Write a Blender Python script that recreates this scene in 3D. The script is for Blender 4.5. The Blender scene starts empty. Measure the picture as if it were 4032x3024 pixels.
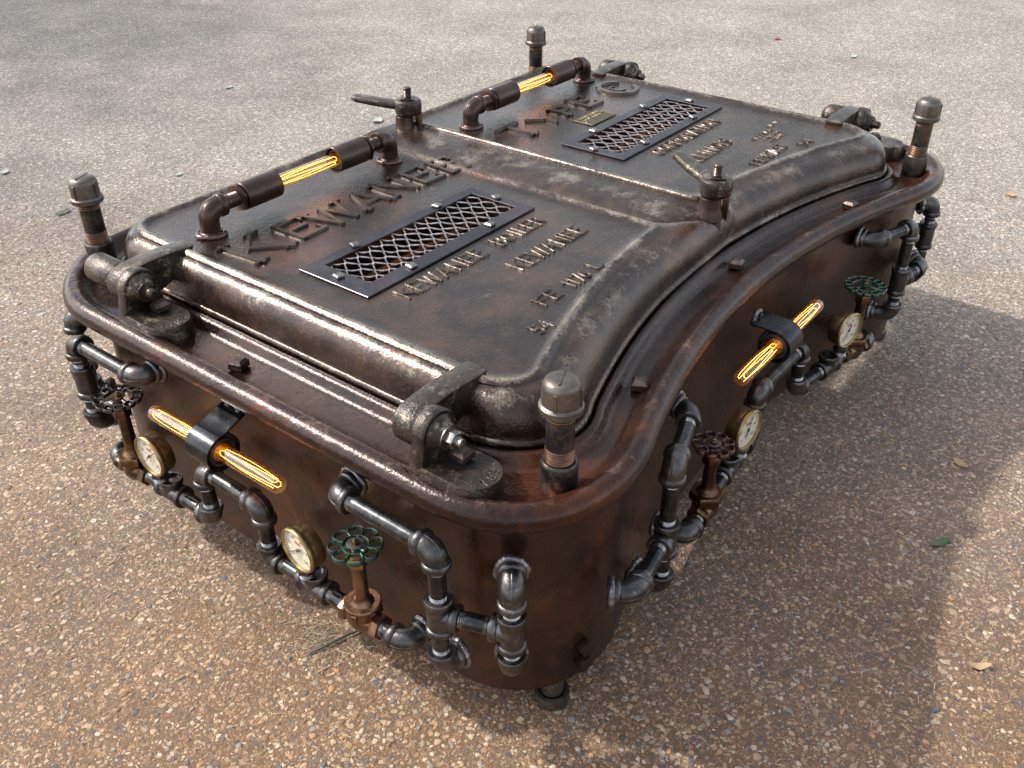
import bpy, math, random
from mathutils import Vector, Matrix, noise as mnoise
random.seed(7)
PI = math.pi
sc = bpy.context.scene
COL = sc.collection
LZ = 0.580            # height of the door panel plane above the ground

# ------------------------------------------------------------------ materials
def new_mat(name):
    m = bpy.data.materials.new(name); m.use_nodes = True
    nt = m.node_tree; nt.nodes.clear()
    return m, nt
def N(nt, t, **kw):
    n = nt.nodes.new(t)
    for k, v in kw.items():
        if k.startswith('i_'):
            n.inputs[k[2:].replace('_', ' ')].default_value = v
        else:
            setattr(n, k, v)
    return n
def L(nt, a, ao, b, bi): nt.links.new(a.outputs[ao], b.inputs[bi])
def ramp(nt, stops):
    r = N(nt, 'ShaderNodeValToRGB'); e = r.color_ramp.elements
    while len(e) < len(stops): e.new(0.5)
    for q, (p, c) in zip(e, stops):
        q.position = p; q.color = (*c, 1) if len(c) == 3 else c
    return r
def mixc(nt, fac, a, b, blend='MIX'):
    m = N(nt, 'ShaderNodeMix', data_type='RGBA', blend_type=blend)
    def put(v, sock):
        if isinstance(v, (tuple, list)): m.inputs[sock].default_value = (*v, 1)
        elif isinstance(v, float): m.inputs[sock].default_value = v
        else: nt.links.new(v, m.inputs[sock])
    put(fac, 0); put(a, 6); put(b, 7)
    return m.outputs[2]
def math_n(nt, op, a, b=None):
    m = N(nt, 'ShaderNodeMath', operation=op)
    for i, v in enumerate((a, b)):
        if v is None: continue
        if isinstance(v, (int, float)): m.inputs[i].default_value = v
        else: nt.links.new(v, m.inputs[i])
    return m.outputs[0]
def noise_n(nt, co, scale, detail=4, rough=.6):
    n = N(nt, 'ShaderNodeTexNoise'); n.inputs['Scale'].default_value = scale
    n.inputs['Detail'].default_value = detail; n.inputs['Roughness'].default_value = rough
    nt.links.new(co, n.inputs['Vector']); return n.outputs['Fac']

def metal_mat(name, dark, mid, lite, metallic=.8, rough=(.28, .5), scale=9., bump=.25, bscale=260., wear=0.0, coat=0.0, patch=(.42, .62), lite_pos=(.62, .8), rust=None, use_wear=False, bdist=.0006, stain=False, streak=False, spec=.5):
    m, nt = new_mat(name)
    out = N(nt, 'ShaderNodeOutputMaterial'); p = N(nt, 'ShaderNodeBsdfPrincipled')
    L(nt, p, 0, out, 0)
    co = N(nt, 'ShaderNodeTexCoord').outputs['Object']
    n1 = noise_n(nt, co, scale, 6, .62); n2 = noise_n(nt, co, scale*5.3, 5, .7); n3 = noise_n(nt, co, bscale, 3, .6)
    r1 = N(nt, 'ShaderNodeMapRange'); r1.inputs[1].default_value = patch[0]; r1.inputs[2].default_value = patch[1]
    L(nt, N(nt, 'ShaderNodeMath', operation='ADD'), 0, r1, 0)
    ad = r1.inputs[0].links[0].from_node
    nt.links.new(n1, ad.inputs[0]); nt.links.new(math_n(nt, 'MULTIPLY', math_n(nt, 'SUBTRACT', n2, .5), .45), ad.inputs[1])
    c = mixc(nt, r1.outputs[0], dark, mid)
    r2 = N(nt, 'ShaderNodeMapRange'); r2.inputs[1].default_value = lite_pos[0]; r2.inputs[2].default_value = lite_pos[1]
    nm = noise_n(nt, co, scale*1.7+3, 8, .72)
    wn = math_n(nt, 'ADD', nm, math_n(nt, 'MULTIPLY', math_n(nt, 'SUBTRACT', n3, .5), .35))
    if use_wear:
        at = N(nt, 'ShaderNodeAttribute', attribute_name='wear')
        wn = math_n(nt, 'ADD', wn, math_n(nt, 'MULTIPLY', at.outputs['Fac'], .26))
    nt.links.new(wn, r2.inputs[0])
    c = mixc(nt, r2.outputs[0], c, lite)
    if rust:
        rn = N(nt, 'ShaderNodeMapRange'); rn.inputs[1].default_value = .56; rn.inputs[2].default_value = .7
        nt.links.new(noise_n(nt, co, scale*.8+1.3, 7, .7), rn.inputs[0])
        c = mixc(nt, rn.outputs[0], c, rust)
    if streak:   # run marks down the sheet and small scabs
        mp = N(nt, 'ShaderNodeMapping'); mp.inputs['Scale'].default_value = (26, 26, 1.6); nt.links.new(co, mp.inputs[0])
        sk = N(nt, 'ShaderNodeMapRange'); sk.inputs[1].default_value = .55; sk.inputs[2].default_value = .72
        nt.links.new(noise_n(nt, mp.outputs[0], 1., 5, .7), sk.inputs[0]); c = mixc(nt, math_n(nt, 'MULTIPLY', sk.outputs[0], .55), c, (.012, .008, .006))
        sp = N(nt, 'ShaderNodeMapRange'); sp.inputs[1].default_value = .66; sp.inputs[2].default_value = .72
        nt.links.new(noise_n(nt, co, 70., 6, .75), sp.inputs[0]); c = mixc(nt, math_n(nt, 'MULTIPLY', sp.outputs[0], .7), c, (.17, .085, .040))
    if stain:   # wet orange rust round the corner posts
        for q in ((-.775, -.555), (.78, -.555)):
            ds = N(nt, 'ShaderNodeVectorMath', operation='DISTANCE'); nt.links.new(co, ds.inputs[0]); ds.inputs[1].default_value = (q[0], q[1], .485)
            sm = N(nt, 'ShaderNodeMapRange'); sm.inputs[1].default_value = .115; sm.inputs[2].default_value = .05
            nt.links.new(math_n(nt, 'ADD', ds.outputs['Value'], math_n(nt, 'MULTIPLY', math_n(nt, 'SUBTRACT', n2, .5), .16)), sm.inputs[0])
            c = mixc(nt, math_n(nt, 'MULTIPLY', sm.outputs[0], .6), c, (.11, .033, .010))
    nt.links.new(c, p.inputs['Base Color'])
    p.inputs['Metallic'].default_value = metallic
    rr = N(nt, 'ShaderNodeMapRange'); rr.inputs[1].default_value = .3; rr.inputs[2].default_value = .7
    rr.inputs[3].default_value = rough[0]; rr.inputs[4].default_value = rough[1]
    nt.links.new(n2, rr.inputs[0]); L(nt, rr, 0, p, 'Roughness')
    p.inputs['Specular IOR Level'].default_value = spec
    if coat: p.inputs['Coat Weight'].default_value = coat; p.inputs['Coat Roughness'].default_value = .22
    b = N(nt, 'ShaderNodeBump'); b.inputs['Strength'].default_value = bump; b.inputs['Distance'].default_value = bdist
    nt.links.new(math_n(nt, 'ADD', n3, math_n(nt, 'MULTIPLY', n2, .8)), b.inputs['Height'])
    L(nt, b, 0, p, 'Normal')
    if coat: L(nt, b, 0, p, 'Coat Normal')
    return m
M = {}
M['iron'] = metal_mat('cast_iron', (.024, .014, .010), (.064, .038, .026), (.30, .25, .19), .66, (.16, .34), 7, .62, 200, rust=(.105, .046, .021), use_wear=True, lite_pos=(.65, .88), coat=.38, bdist=.0015)
M['frame'] = metal_mat('frame_iron', (.017, .008, .006), (.038, .017, .011), (.20, .14, .10), .50, (.15, .32), 8, .55, 150, rust=(.080, .027, .010), use_wear=True, lite_pos=(.78, 1.0), coat=.20, bdist=.0016, stain=True, spec=.3)
M['hinge'] = metal_mat('hinge_iron', (.022, .016, .012), (.060, .045, .033), (.27, .23, .165), .66, (.26, .44), 18, .9, 220, coat=.3, bdist=.0014, lite_pos=(.54, .70), rust=(.075, .042, .022))
M['skirt'] = metal_mat('skirt_sheet', (.022, .011, .006), (.062, .024, .010), (.13, .075, .042), .38, (.24, .42), 6, .6, 110, rust=(.095, .030, .009), coat=.18, bdist=.0011, streak=True, spec=.35, lite_pos=(.66, .9))
M['fitting'] = metal_mat('black_fitting', (.060, .057, .057), (.13, .125, .125), (.30, .285, .27), .92, (.26, .40), 14, .55, 380, rust=(.085, .060, .045), lite_pos=(.58, .82))
M['pipe'] = metal_mat('black_pipe', (.030, .032, .034), (.075, .072, .072), (.22, .20, .19), .85, (.22, .34), 30, .08, 500, lite_pos=(.62, .8))
M['thread'] = metal_mat('bare_thread', (.20, .195, .19), (.32, .315, .31), (.55, .54, .53), 1., (.25, .35), 40, .05, 500)
M['rthread'] = metal_mat('rusty_thread', (.10, .050, .028), (.17, .095, .055), (.34, .27, .20), .8, (.3, .45), 60, .1, 500)
M['post'] = metal_mat('post_pipe', (.028, .030, .032), (.10, .085, .07), (.24, .21, .18), .8, (.25, .4), 26, .15, 400, rust=(.10, .055, .035))
M['cap'] = metal_mat('cap_iron', (.10, .085, .075), (.16, .14, .125), (.32, .30, .28), .85, (.3, .44), 24, .45, 400)
M['brownpipe'] = metal_mat('brown_pipe', (.034, .018, .013), (.062, .031, .021), (.18, .12, .09), .6, (.26, .4), 22, .2, 350, coat=.2, lite_pos=(.66, .9))
M['weld'] = metal_mat('weld_bead', (.12, .11, .12), (.25, .24, .25), (.5, .5, .52), .9, (.2, .45), 60, .9, 180)
M['weldbrown'] = metal_mat('brown_weld', (.05, .025, .02), (.10, .05, .04), (.2, .15, .12), .6, (.15, .35), 60, .9, 180, coat=.4)
M['brass'] = metal_mat('gauge_brass', (.27, .20, .095), (.42, .33, .17), (.55, .48, .30), 1., (.28, .42), 24, .08, 300)
M['bronze'] = metal_mat('valve_bronze', (.15, .088, .055), (.29, .175, .11), (.44, .31, .22), 1., (.30, .42), 18, .2, 380)
M['oldbronze'] = metal_mat('aged_bronze', (.085, .055, .032), (.24, .145, .07), (.45, .31, .17), 1., (.28, .42), 18, .2, 380)
M['grilleframe'] = metal_mat('grille_steel', (.056, .052, .060), (.095, .088, .100), (.13, .09, .10), .9, (.26, .36), 7, .05, 200, rust=(.11, .045, .055))
M['mesh'] = metal_mat('expanded_steel', (.34, .31, .31), (.48, .44, .43), (.6, .57, .56), 1., (.28, .4), 50, .1, 300)
M['screw'] = metal_mat('screw_steel', (.2, .19, .18), (.34, .32, .30), (.5, .48, .46), 1., (.25, .4), 60, .3, 400)
M['bolt'] = metal_mat('bolt_iron', (.05, .035, .030), (.12, .085, .070), (.28, .22, .19), .75, (.20, .34), 40, .35, 400)
M['greenwheel'] = metal_mat('green_enamel', (.004, .030, .018), (.007, .052, .032), (.08, .11, .09), .15, (.22, .36), 50, .2, 300, coat=.5, lite_pos=(.66, .8))
M['brownwheel'] = metal_mat('brown_enamel', (.045, .018, .014), (.085, .035, .028), (.2, .13, .11), .4, (.25, .4), 40, .2, 300, coat=.3)
M['blackwheel'] = metal_mat('black_enamel', (.018, .015, .015), (.04, .032, .03), (.16, .13, .11), .5, (.22, .36), 40, .2, 300, coat=.3)
M['strap'] = metal_mat('black_strap', (.020, .021, .024), (.045, .045, .05), (.13, .12, .12), .85, (.16, .30), 12, .05, 300)
M['plate'] = metal_mat('brass_plate', (.06, .045, .025), (.10, .078, .042), (.2, .16, .08), .9, (.25, .4), 30, .1, 300)
M['tray'] = metal_mat('tray_rust', (.16, .050, .018), (.30, .10, .035), (.35, .15, .06), .2, (.5, .7), 20, .3, 200)
M['spark'] = metal_mat('lettering_iron', (.045, .032, .025), (.10, .075, .058), (.32, .29, .24), .72, (.24, .4), 22, .4, 300, lite_pos=(.52, .7))
M['bigletter'] = metal_mat('large_lettering_iron', (.030, .020, .015), (.062, .043, .033), (.32, .28, .22), .66, (.22, .38), 12, .7, 260, lite_pos=(.62, .84), coat=.3)

def plain(name, col, rough=.5, metallic=0., em=None, es=0.):
    m, nt = new_mat(name); out = N(nt, 'ShaderNodeOutputMaterial'); p = N(nt, 'ShaderNodeBsdfPrincipled'); L(nt, p, 0, out, 0)
    co = N(nt, 'ShaderNodeTexCoord').outputs['Object']
    c = mixc(nt, noise_n(nt, co, 60., 5, .7), tuple(x*.75 for x in col), tuple(min(1, x*1.25) for x in col))
    nt.links.new(c, p.inputs['Base Color'])
    p.inputs['Roughness'].default_value = rough; p.inputs['Metallic'].default_value = metallic
    if em: p.inputs['Emission Color'].default_value = (*em, 1); p.inputs['Emission Strength'].default_value = es
    return m
M['dial'] = plain('dial_paper', (.66, .62, .50), .55)
M['ink'] = plain('dial_ink', (.03, .03, .03), .5)
M['redink'] = plain('dial_red', (.42, .10, .06), .5)
M['filament'] = plain('filament_glow', (1, .5, .15), .5, 0, (1., .33, .055), 9.)
M['socket'] = plain('socket_black', (.012, .012, .014), .4)
M['leafgreen'] = plain('leaf_green', (.06, .10, .035), .6)
M['leafpale'] = plain('leaf_pale', (.34, .36, .30), .6)
M['leafred'] = plain('leaf_red', (.28, .06, .05), .6)
M['leaftan'] = plain('leaf_tan', (.34, .22, .12), .7)
M['straw'] = plain('straw', (.46, .36, .20), .7)
M['twig'] = plain('twig_dark_green', (.018, .050, .040), .7)
M['bark'] = plain('bark', (.09, .06, .04), .85)
# glass
def glass(name, tint, body=0.):
    m, nt = new_mat(name); out = N(nt, 'ShaderNodeOutputMaterial')
    tr = N(nt, 'ShaderNodeBsdfTransparent'); tr.inputs[0].default_value = (*tint, 1)
    gl = N(nt, 'ShaderNodeBsdfGlossy'); gl.inputs['Roughness'].default_value = .015; gl.inputs[0].default_value = (1, 1, 1, 1)
    fr = N(nt, 'ShaderNodeLayerWeight'); fr.inputs[0].default_value = .5; gm = N(nt, 'ShaderNodeNewGeometry')
    mx = N(nt, 'ShaderNodeMixShader')
    f = math_n(nt, 'ADD', math_n(nt, 'MULTIPLY', math_n(nt, 'POWER', fr.outputs['Facing'], 3.2), .95), .055)
    f = math_n(nt, 'MULTIPLY', f, math_n(nt, 'SUBTRACT', 1., gm.outputs['Backfacing']))
    tl = N(nt, 'ShaderNodeBsdfTranslucent'); tl.inputs[0].default_value = (.9, .55, .25, 1); m0 = N(nt, 'ShaderNodeMixShader'); m0.inputs[0].default_value = body
    L(nt, tr, 0, m0, 1); L(nt, tl, 0, m0, 2)
    nt.links.new(f, mx.inputs[0]); L(nt, m0, 0, mx, 1); L(nt, gl, 0, mx, 2); L(nt, mx, 0, out, 0)
    return m
M['glass'] = glass('amber_glass', (.92, .80, .62), .10)
M['clearglass'] = glass('dial_glass', (.96, .97, .96))
# leaf canopy
def leaf_mat():
    m, nt = new_mat('foliage'); out = N(nt, 'ShaderNodeOutputMaterial')
    d = N(nt, 'ShaderNodeBsdfDiffuse'); t = N(nt, 'ShaderNodeBsdfTranslucent'); mx = N(nt, 'ShaderNodeMixShader'); mx.inputs[0].default_value = .35
    co = N(nt, 'ShaderNodeTexCoord').outputs['Object']
    c = mixc(nt, noise_n(nt, co, 1.5, 4, .6), (.035, .07, .018), (.09, .13, .03))
    nt.links.new(c, d.inputs[0]); nt.links.new(c, t.inputs[0]); L(nt, d, 0, mx, 1); L(nt, t, 0, mx, 2); L(nt, mx, 0, out, 0)
    return m
M['foliage'] = leaf_mat()

# ground --------------------------------------------------------------
def ground_mat():
    m, nt = new_mat('gravel_asphalt'); out = N(nt, 'ShaderNodeOutputMaterial'); p = N(nt, 'ShaderNodeBsdfPrincipled'); L(nt, p, 0, out, 0)
    co = N(nt, 'ShaderNodeTexCoord').outputs['Object']
    wv = N(nt, 'ShaderNodeTexNoise'); wv.inputs['Scale'].default_value = 70; wv.inputs['Detail'].default_value = 2; nt.links.new(co, wv.inputs['Vector'])
    va = N(nt, 'ShaderNodeVectorMath', operation='MULTIPLY_ADD'); nt.links.new(wv.outputs['Color'], va.inputs[0]); va.inputs[1].default_value = (.016, .016, 0); nt.links.new(co, va.inputs[2])
    wco = va.outputs[0]
    # dirt stain: where the brown silt lies (over the near left part of the drive)
    sep = N(nt, 'ShaderNodeSeparateXYZ'); nt.links.new(co, sep.inputs[0])
    lin = math_n(nt, 'ADD', math_n(nt, 'MULTIPLY', sep.outputs[0], .80), math_n(nt, 'MULTIPLY', sep.outputs[1], .40))
    lin = math_n(nt, 'ADD', lin, math_n(nt, 'MULTIPLY', math_n(nt, 'SUBTRACT', noise_n(nt, co, 1.6, 6, .65), .5), 2.0))
    dm = N(nt, 'ShaderNodeMapRange'); dm.inputs[1].default_value = 1.15; dm.inputs[2].default_value = -.95; nt.links.new(lin, dm.inputs[0])
    dirt = dm.outputs[0]
    fine = noise_n(nt, co, 420., 3, .7)
    mat_grey = ramp(nt, [(.3, (.085, .074, .060)), (.7, (.28, .25, .205))]); nt.links.new(fine, mat_grey.inputs[0])
    mat_dirt = ramp(nt, [(.3, (.060, .034, .017)), (.7, (.215, .125, .060))]); nt.links.new(fine, mat_dirt.inputs[0])
    c = mixc(nt, dirt, mat_grey.outputs[0], mat_dirt.outputs[0])
    big = N(nt, 'ShaderNodeMapRange'); big.inputs[1].default_value = .35; big.inputs[2].default_value = .7; big.inputs[3].default_value = .8; big.inputs[4].default_value = 1.15
    nt.links.new(noise_n(nt, co, 2.2, 6, .65), big.inputs[0])
    c = mixc(nt, 1.0, c, big.outputs[0], 'MULTIPLY')
    height = math_n(nt, 'MULTIPLY', fine, .25)
    pal = [(.0, (.11, .11, .11)), (.12, (.16, .15, .14)), (.34, (.22, .195, .165)), (.5, (.34, .30, .25)), (.66, (.43, .38, .315)), (.88, (.54, .48, .40)), (1., (.66, .61, .54))]
    pal2 = [(.0, (.07, .07, .075)), (.10, (.12, .10, .085)), (.3, (.15, .085, .044)), (.55, (.24, .138, .070)), (.75, (.33, .20, .110)), (.92, (.42, .295, .185)), (1., (.54, .44, .33))]
    for sc_, thr, amt in ((420., .50, .75), (220., .52, .85), (130., .50, .85), (76., .40, .9)):
        v = N(nt, 'ShaderNodeTexVoronoi'); v.inputs['Scale'].default_value = sc_; v.inputs['Randomness'].default_value = 1
        nt.links.new(wco, v.inputs['Vector'])
        cs = N(nt, 'ShaderNodeSeparateColor'); L(nt, v, 'Color', cs, 0)
        th = math_n(nt, 'MULTIPLY', math_n(nt, 'ADD', cs.outputs[1], .25), thr)
        edge = N(nt, 'ShaderNodeMapRange'); edge.inputs[3].default_value = 1; edge.inputs[4].default_value = 0
        nt.links.new(v.outputs['Distance'], edge.inputs[0]); nt.links.new(math_n(nt, 'MULTIPLY', th, .93), edge.inputs[1]); nt.links.new(math_n(nt, 'MULTIPLY', th, 1.1), edge.inputs[2])
        ra = ramp(nt, pal); nt.links.new(cs.outputs[0], ra.inputs[0]); rb = ramp(nt, pal2); nt.links.new(cs.outputs[0], rb.inputs[0])
        stone = mixc(nt, dirt, ra.outputs[0], rb.outputs[0])
        stone = mixc(nt, 1.0, stone, big.outputs[0], 'MULTIPLY')
        c = mixc(nt, math_n(nt, 'MULTIPLY', edge.outputs[0], amt), c, stone)
        height = math_n(nt, 'ADD', height, math_n(nt, 'MULTIPLY', edge.outputs[0], .35 + 20/sc_))
    nt.links.new(c, p.inputs['Base Color']); p.inputs['Roughness'].default_value = .82
    b = N(nt, 'ShaderNodeBump'); b.inputs['Strength'].default_value = .8; b.inputs['Distance'].default_value = .0022
    nt.links.new(height, b.inputs['Height']); L(nt, b, 0, p, 'Normal')
    return m
M['ground'] = ground_mat()
GRAV = [plain('gravel_%s' % n, c, .8) for n, c in (('cream', (.42, .33, .24)), ('tan', (.35, .245, .15)), ('brown', (.18, .11, .062)), ('slate', (.085, .087, .095)), ('grey', (.21, .185, .15)), ('ochre', (.34, .19, .09)))]

# ------------------------------------------------------------------ mesh builder
class MB:
    def __init__(s): s.v = []; s.f = []; s.m = []; s.w = []; s.mats = []
    def mi(s, mat):
        if mat not in s.mats: s.mats.append(mat)
        return s.mats.index(mat)
    def add(s, vs, fs, mat, wear=None):
        b = len(s.v); k = s.mi(mat); s.v += [tuple(v) for v in vs]
        s.w += (wear if wear else [0.]*len(vs))
        for f in fs: s.f.append(tuple(i+b for i in f)); s.m.append(k)
    def rings(s, rs, mat, closed=True, cap0=True, cap1=True, wear=None):
        n = len(rs[0]); vs = [p for r in rs for p in r]; fs = []
        for i in range(len(rs)-1):
            for j in range(n if closed else n-1):
                a = i*n+j; b = i*n+(j+1) % n
                fs.append((a, b, b+n, a+n))
        if cap0: fs.append(tuple(range(n-1, -1, -1)))
        if cap1: fs.append(tuple(range((len(rs)-1)*n, len(rs)*n)))
        w = None
        if wear: w = [x for x in wear for _ in range(n)]
        s.add(vs, fs, mat, w)
    def lathe(s, o, d, prof, mat, n=20, squash=1.):
        """prof: (distance along d, radius)"""
        o = Vector(o); d = Vector(d).normalized(); u = d.orthogonal().normalized(); w = d.cross(u)
        rs = [[o+d*t+(u*math.cos(2*PI*j/n)+w*math.sin(2*PI*j/n))*max(r, 1e-5) for j in range(n)] for t, r in prof]
        s.rings(rs, mat, True, prof[0][1] > 1e-4, prof[-1][1] > 1e-4)
    def tube(s, pts, r, mat, n=12, closed=False, flat=None):
        pts = [Vector(p) for p in pts]; m = len(pts)
        rad = r if isinstance(r, (list, tuple)) else [r]*m
        rs = []; pu = None
        for i, p in enumerate(pts):
            if closed: t = pts[(i+1) % m]-pts[i-1]
            else: t = pts[min(i+1, m-1)]-pts[max(i-1, 0)]
            t.normalize()
            if flat is not None:
                w = Vector(flat); u = w.cross(t).normalized(); w = t.cross(u).normalized(); su, sw = rad[i]
            else:
                if pu is None: pu = t.orthogonal().normalized()
                u = (pu - t*pu.dot(t)).normalized(); pu = u; w = t.cross(u); su = sw = rad[i]
            rs.append([p+u*math.cos(2*PI*j/n)*su+w*math.sin(2*PI*j/n)*sw for j in range(n)])
        if closed:
            rs.append(rs[0]); s.rings(rs, mat, True, False, False)
        else: s.rings(rs, mat)
    def box(s, c, sx, sy, sz, mat, rz=0., bev=0., M4=None):
        """box with chamfered top and bottom; c centre, sizes full"""
        hx, hy, hz = sx/2, sy/2, sz/2; b = min(bev, hx*.9, hy*.9, hz*.9)
        def ring(x, y, z): return [(-x, -y, z), (x, -y, z), (x, y, z), (-x, y, z)]
        rs = [ring(hx-b, hy-b, -hz), ring(hx, hy, -hz+b), ring(hx, hy, hz-b), ring(hx-b, hy-b, hz)] if b > 0 else [ring(hx, hy, -hz), ring(hx, hy, hz)]
        T = M4 if M4 is not None else Matrix.Translation(c) @ Matrix.Rotation(rz, 4, 'Z')
        s.rings([[T @ Vector(p) for p in r] for r in rs], mat)
    def hexn(s, o, d, r, h, mat, n=6, bev=.12, rot=0.):
        o = Vector(o); d = Vector(d).normalized(); u = d.orthogonal().normalized(); u = Matrix.Rotation(rot, 3, d) @ u; w = d.cross(u)
        rs = [[o+d*t*h+(u*math.cos(2*PI*j/n)+w*math.sin(2*PI*j/n))*r*k for j in range(n)] for t, k in ((0, .93), (bev, 1.), (1-bev, 1.), (1, .93))]
        s.rings(rs, mat)
    def sphere(s, c, r, mat, n=12):
        s.lathe(c, (0, 0, 1), [(-r*math.cos(PI*i/n), r*math.sin(PI*i/n)) for i in range(n+1)], mat, n*2)
    def build(s, name, parent=None, smooth=40., dz=LZ, attr=False, label=None):
        me = bpy.data.meshes.new(name); me.from_pydata([(x, y, z+dz) for x, y, z in s.v], [], s.f)
        for k in s.mats: me.materials.append(k if not isinstance(k, str) else M[k])
        me.polygons.foreach_set('material_index', s.m)
        if smooth: me.shade_smooth(); me.set_sharp_from_angle(angle=math.radians(smooth))
        if attr:
            a = me.attributes.new('wear', 'FLOAT', 'POINT'); a.data.foreach_set('value', s.w)
        me.update()
        o = bpy.data.objects.new(name, me); COL.objects.link(o)
        if parent: o.parent = parent
        if label: o['label'] = label
        return o

# ------------------------------------------------------------------ root
root = bpy.data.objects.new('coffee_table', None); COL.objects.link(root)
root['label'] = 'rusty brown cast iron boiler door coffee table with pipes, gauges, valves and glowing tube bulbs'
root['category'] = 'coffee table'

# ------------------------------------------------------------------ outlines (plan curves)
def bez(p0, p1, p2, p3, n):
    r = []
    for i in range(n):
        t = i/n; a = (1-t)**3; b = 3*(1-t)**2*t; c = 3*(1-t)*t*t; d = t**3
        r.append((a*p0[0]+b*p1[0]+c*p2[0]+d*p3[0], a*p0[1]+b*p1[1]+c*p2[1]+d*p3[1]))
    return r
KC = .29
OUT = {  # y0, k, P0x, H0, H1, P1(x,y), yfar, rfar
 'crest': (-.492, .27, -.620, (-.78, -.648), (-.914, -.58), (-.914, -.42), .694, .245),
 'skirt': (-.478, .27, -.620, (-.74, -.622), (-.878, -.56), (-.878, -.42), .650, .23),
 'lip': (-.385, KC, -.600, (-.70, -.548), (-.787, -.47), (-.787, -.38), .600, .11),
 'bead': (-.302, KC, -.655, (-.70, -.450), (-.742, -.41), (-.742, -.35), .548, .06),
}
def full_outline(name, nn=56, nc=14, ns=26, nf=14, nt=44):
    y0, k, px, H0, H1, P1, yf, rf = OUT[name]; X = -P1[0]
    half = [(px*i/nn, y0-k*(px*i/nn)**2) for i in range(nn)]           # near side centre -> left
    half += bez((px, y0-k*px*px), H0, H1, P1, nc)
    half += [(-X, P1[1]+(yf-rf-P1[1])*i/ns) for i in range(ns)]
    half += bez((-X, yf-rf), (-X, yf-rf*.45), (-X+rf*.55, yf), (-X+rf, yf), nf)
    half += [((-X+rf)*(1-i/nt), yf) for i in range(nt)]
    half.append((0, yf))
    right = [(-x, y) for x, y in reversed(half[1:-1])]
    return half+right
def lerp2(a, b, t): return [(p[0]+(q[0]-p[0])*t, p[1]+(q[1]-p[1])*t) for p, q in zip(a, b)]
def offset2(a, d):
    n = len(a); r = []
    for i in range(n):
        p, q = a[i-1], a[(i+1) % n]; tx, ty = q[0]-p[0], q[1]-p[1]; l = math.hypot(tx, ty) or 1
        r.append((a[i][0]+ty/l*d*ORI, a[i][1]-tx/l*d*ORI))
    return r
ORI = -1  # outlines run clockwise (near centre -> left -> far)
def at(o, z, amp=0., seed=0.): 
    r = []
    for x, y in o:
        nz = mnoise.noise((x*9+seed, y*9, 3.1)) * amp + mnoise.noise((x*38+seed, y*38, 7.7))*amp*.45
        r.append(Vector((x, y, z+nz)))
    return r
crest = full_outline('crest'); lip = full_outline('lip'); skirt = full_outline('skirt')
# frame ring -----------------------------------------------------------
mb = MB()
prof = [(lip, -.035, -.105, 0, 0), (lip, -.004, -.100, 0, .1), (lip, .0055, -.090, 0, .2), (lip, .0065, -.0800, 0, .6), (lip, .0095, -.0775, 0, .6), (lip, .0165, -.0785, 0, .4), (lip, .0215, -.0835, 0, .3), (lip, .026, -.0925, 0, 0), (lip, .033, -.0975, 0, .4), (lip, .040, -.0985, 0, 0)]
rs = [at(offset2(o, d), z, .0006, 3.) for o, d, z, _, _ in prof]; wr = [p[4] for p in prof]
mid = offset2(lip, .040); inner = offset2(crest, -.034)
for t in (.33, .66):
    rs.append(at(lerp2(mid, inner, t), -.0985, .0010, 3.)); wr.append(0)
for d, z, w in ((-.034, -.0965, 0), (-.027, -.091, .1), (-.020, -.082, .4), (-.012, -.0755, .8), (-.004, -.072, 1.), (.004, -.072, .9), (.012, -.0755, .5), (.019, -.083, .3), (.022, -.092, .2), (.022, -.101, .3), (.017, -.110, .3), (.008, -.116, 0), (-.012, -.119, 0), (-.045, -.121, 0)):
    rs.append(at(offset2(crest, d), z, .0016, 3.)); wr.append(w)
mb.rings(rs, 'frame', True, False, False, wr)
frame = mb.build('rim_frame', root, 60, attr=True)
# skirt ------------------------------------------------------------------
mb = MB(); zs = [-.112, -.2, -.3, -.4, -.47, -.516]
rs = [at(offset2(skirt, mnoise.noise((z*3, 1, 2))*.002), z) for z in zs]
rs = [at(skirt, z) for z in zs] + [at(offset2(skirt, -.004), -.516), at(offset2(skirt, -.004), -.40)]
for r in rs[:6]:
    for p in r:
        d = mnoise.noise((p.x*2.3, p.y*2.3, p.z*3))*.0035
        l = math.hypot(p.x, p.y); p.x += p.x/l*d; p.y += p.y/l*d
mb.rings(rs, 'skirt', True, False, False)
mb.build('skirt_panel', root, 60)
# vertical seam weld on the near side and two nuts low at the corner
def skirt_y(x): return OUT['skirt'][0]-OUT['skirt'][1]*x*x
def nearest_skirt(x, y):
    b = min(range(len(skirt)), key=lambda i: (skirt[i][0]-x)**2+(skirt[i][1]-y)**2)
    p = skirt[b]; q0 = skirt[b-1]; q1 = skirt[(b+1) % len(skirt)]
    tx, ty = q1[0]-q0[0], q1[1]-q0[1]; l = math.hypot(tx, ty)
    n = Vector((-ty/l*1., tx/l*1., 0))*1.
    if n.x*p[0]+n.y*(p[1]+.05) < 0 and abs(p[0]) > .7: n = -n
    if abs(p[0]) <= .7 and n.y*p[1] < 0: n = -n
    return Vector((p[0], p[1], 0)), n
for z in (-.445, -.483):
    p, n = nearest_skirt(-.752, -.60)
    mb = MB(); mb.hexn(p+Vector((0, 0, z)), n, .017, .016, 'skirt', 4, .15, 0.4); mb.build('square_nut', root)

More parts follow.
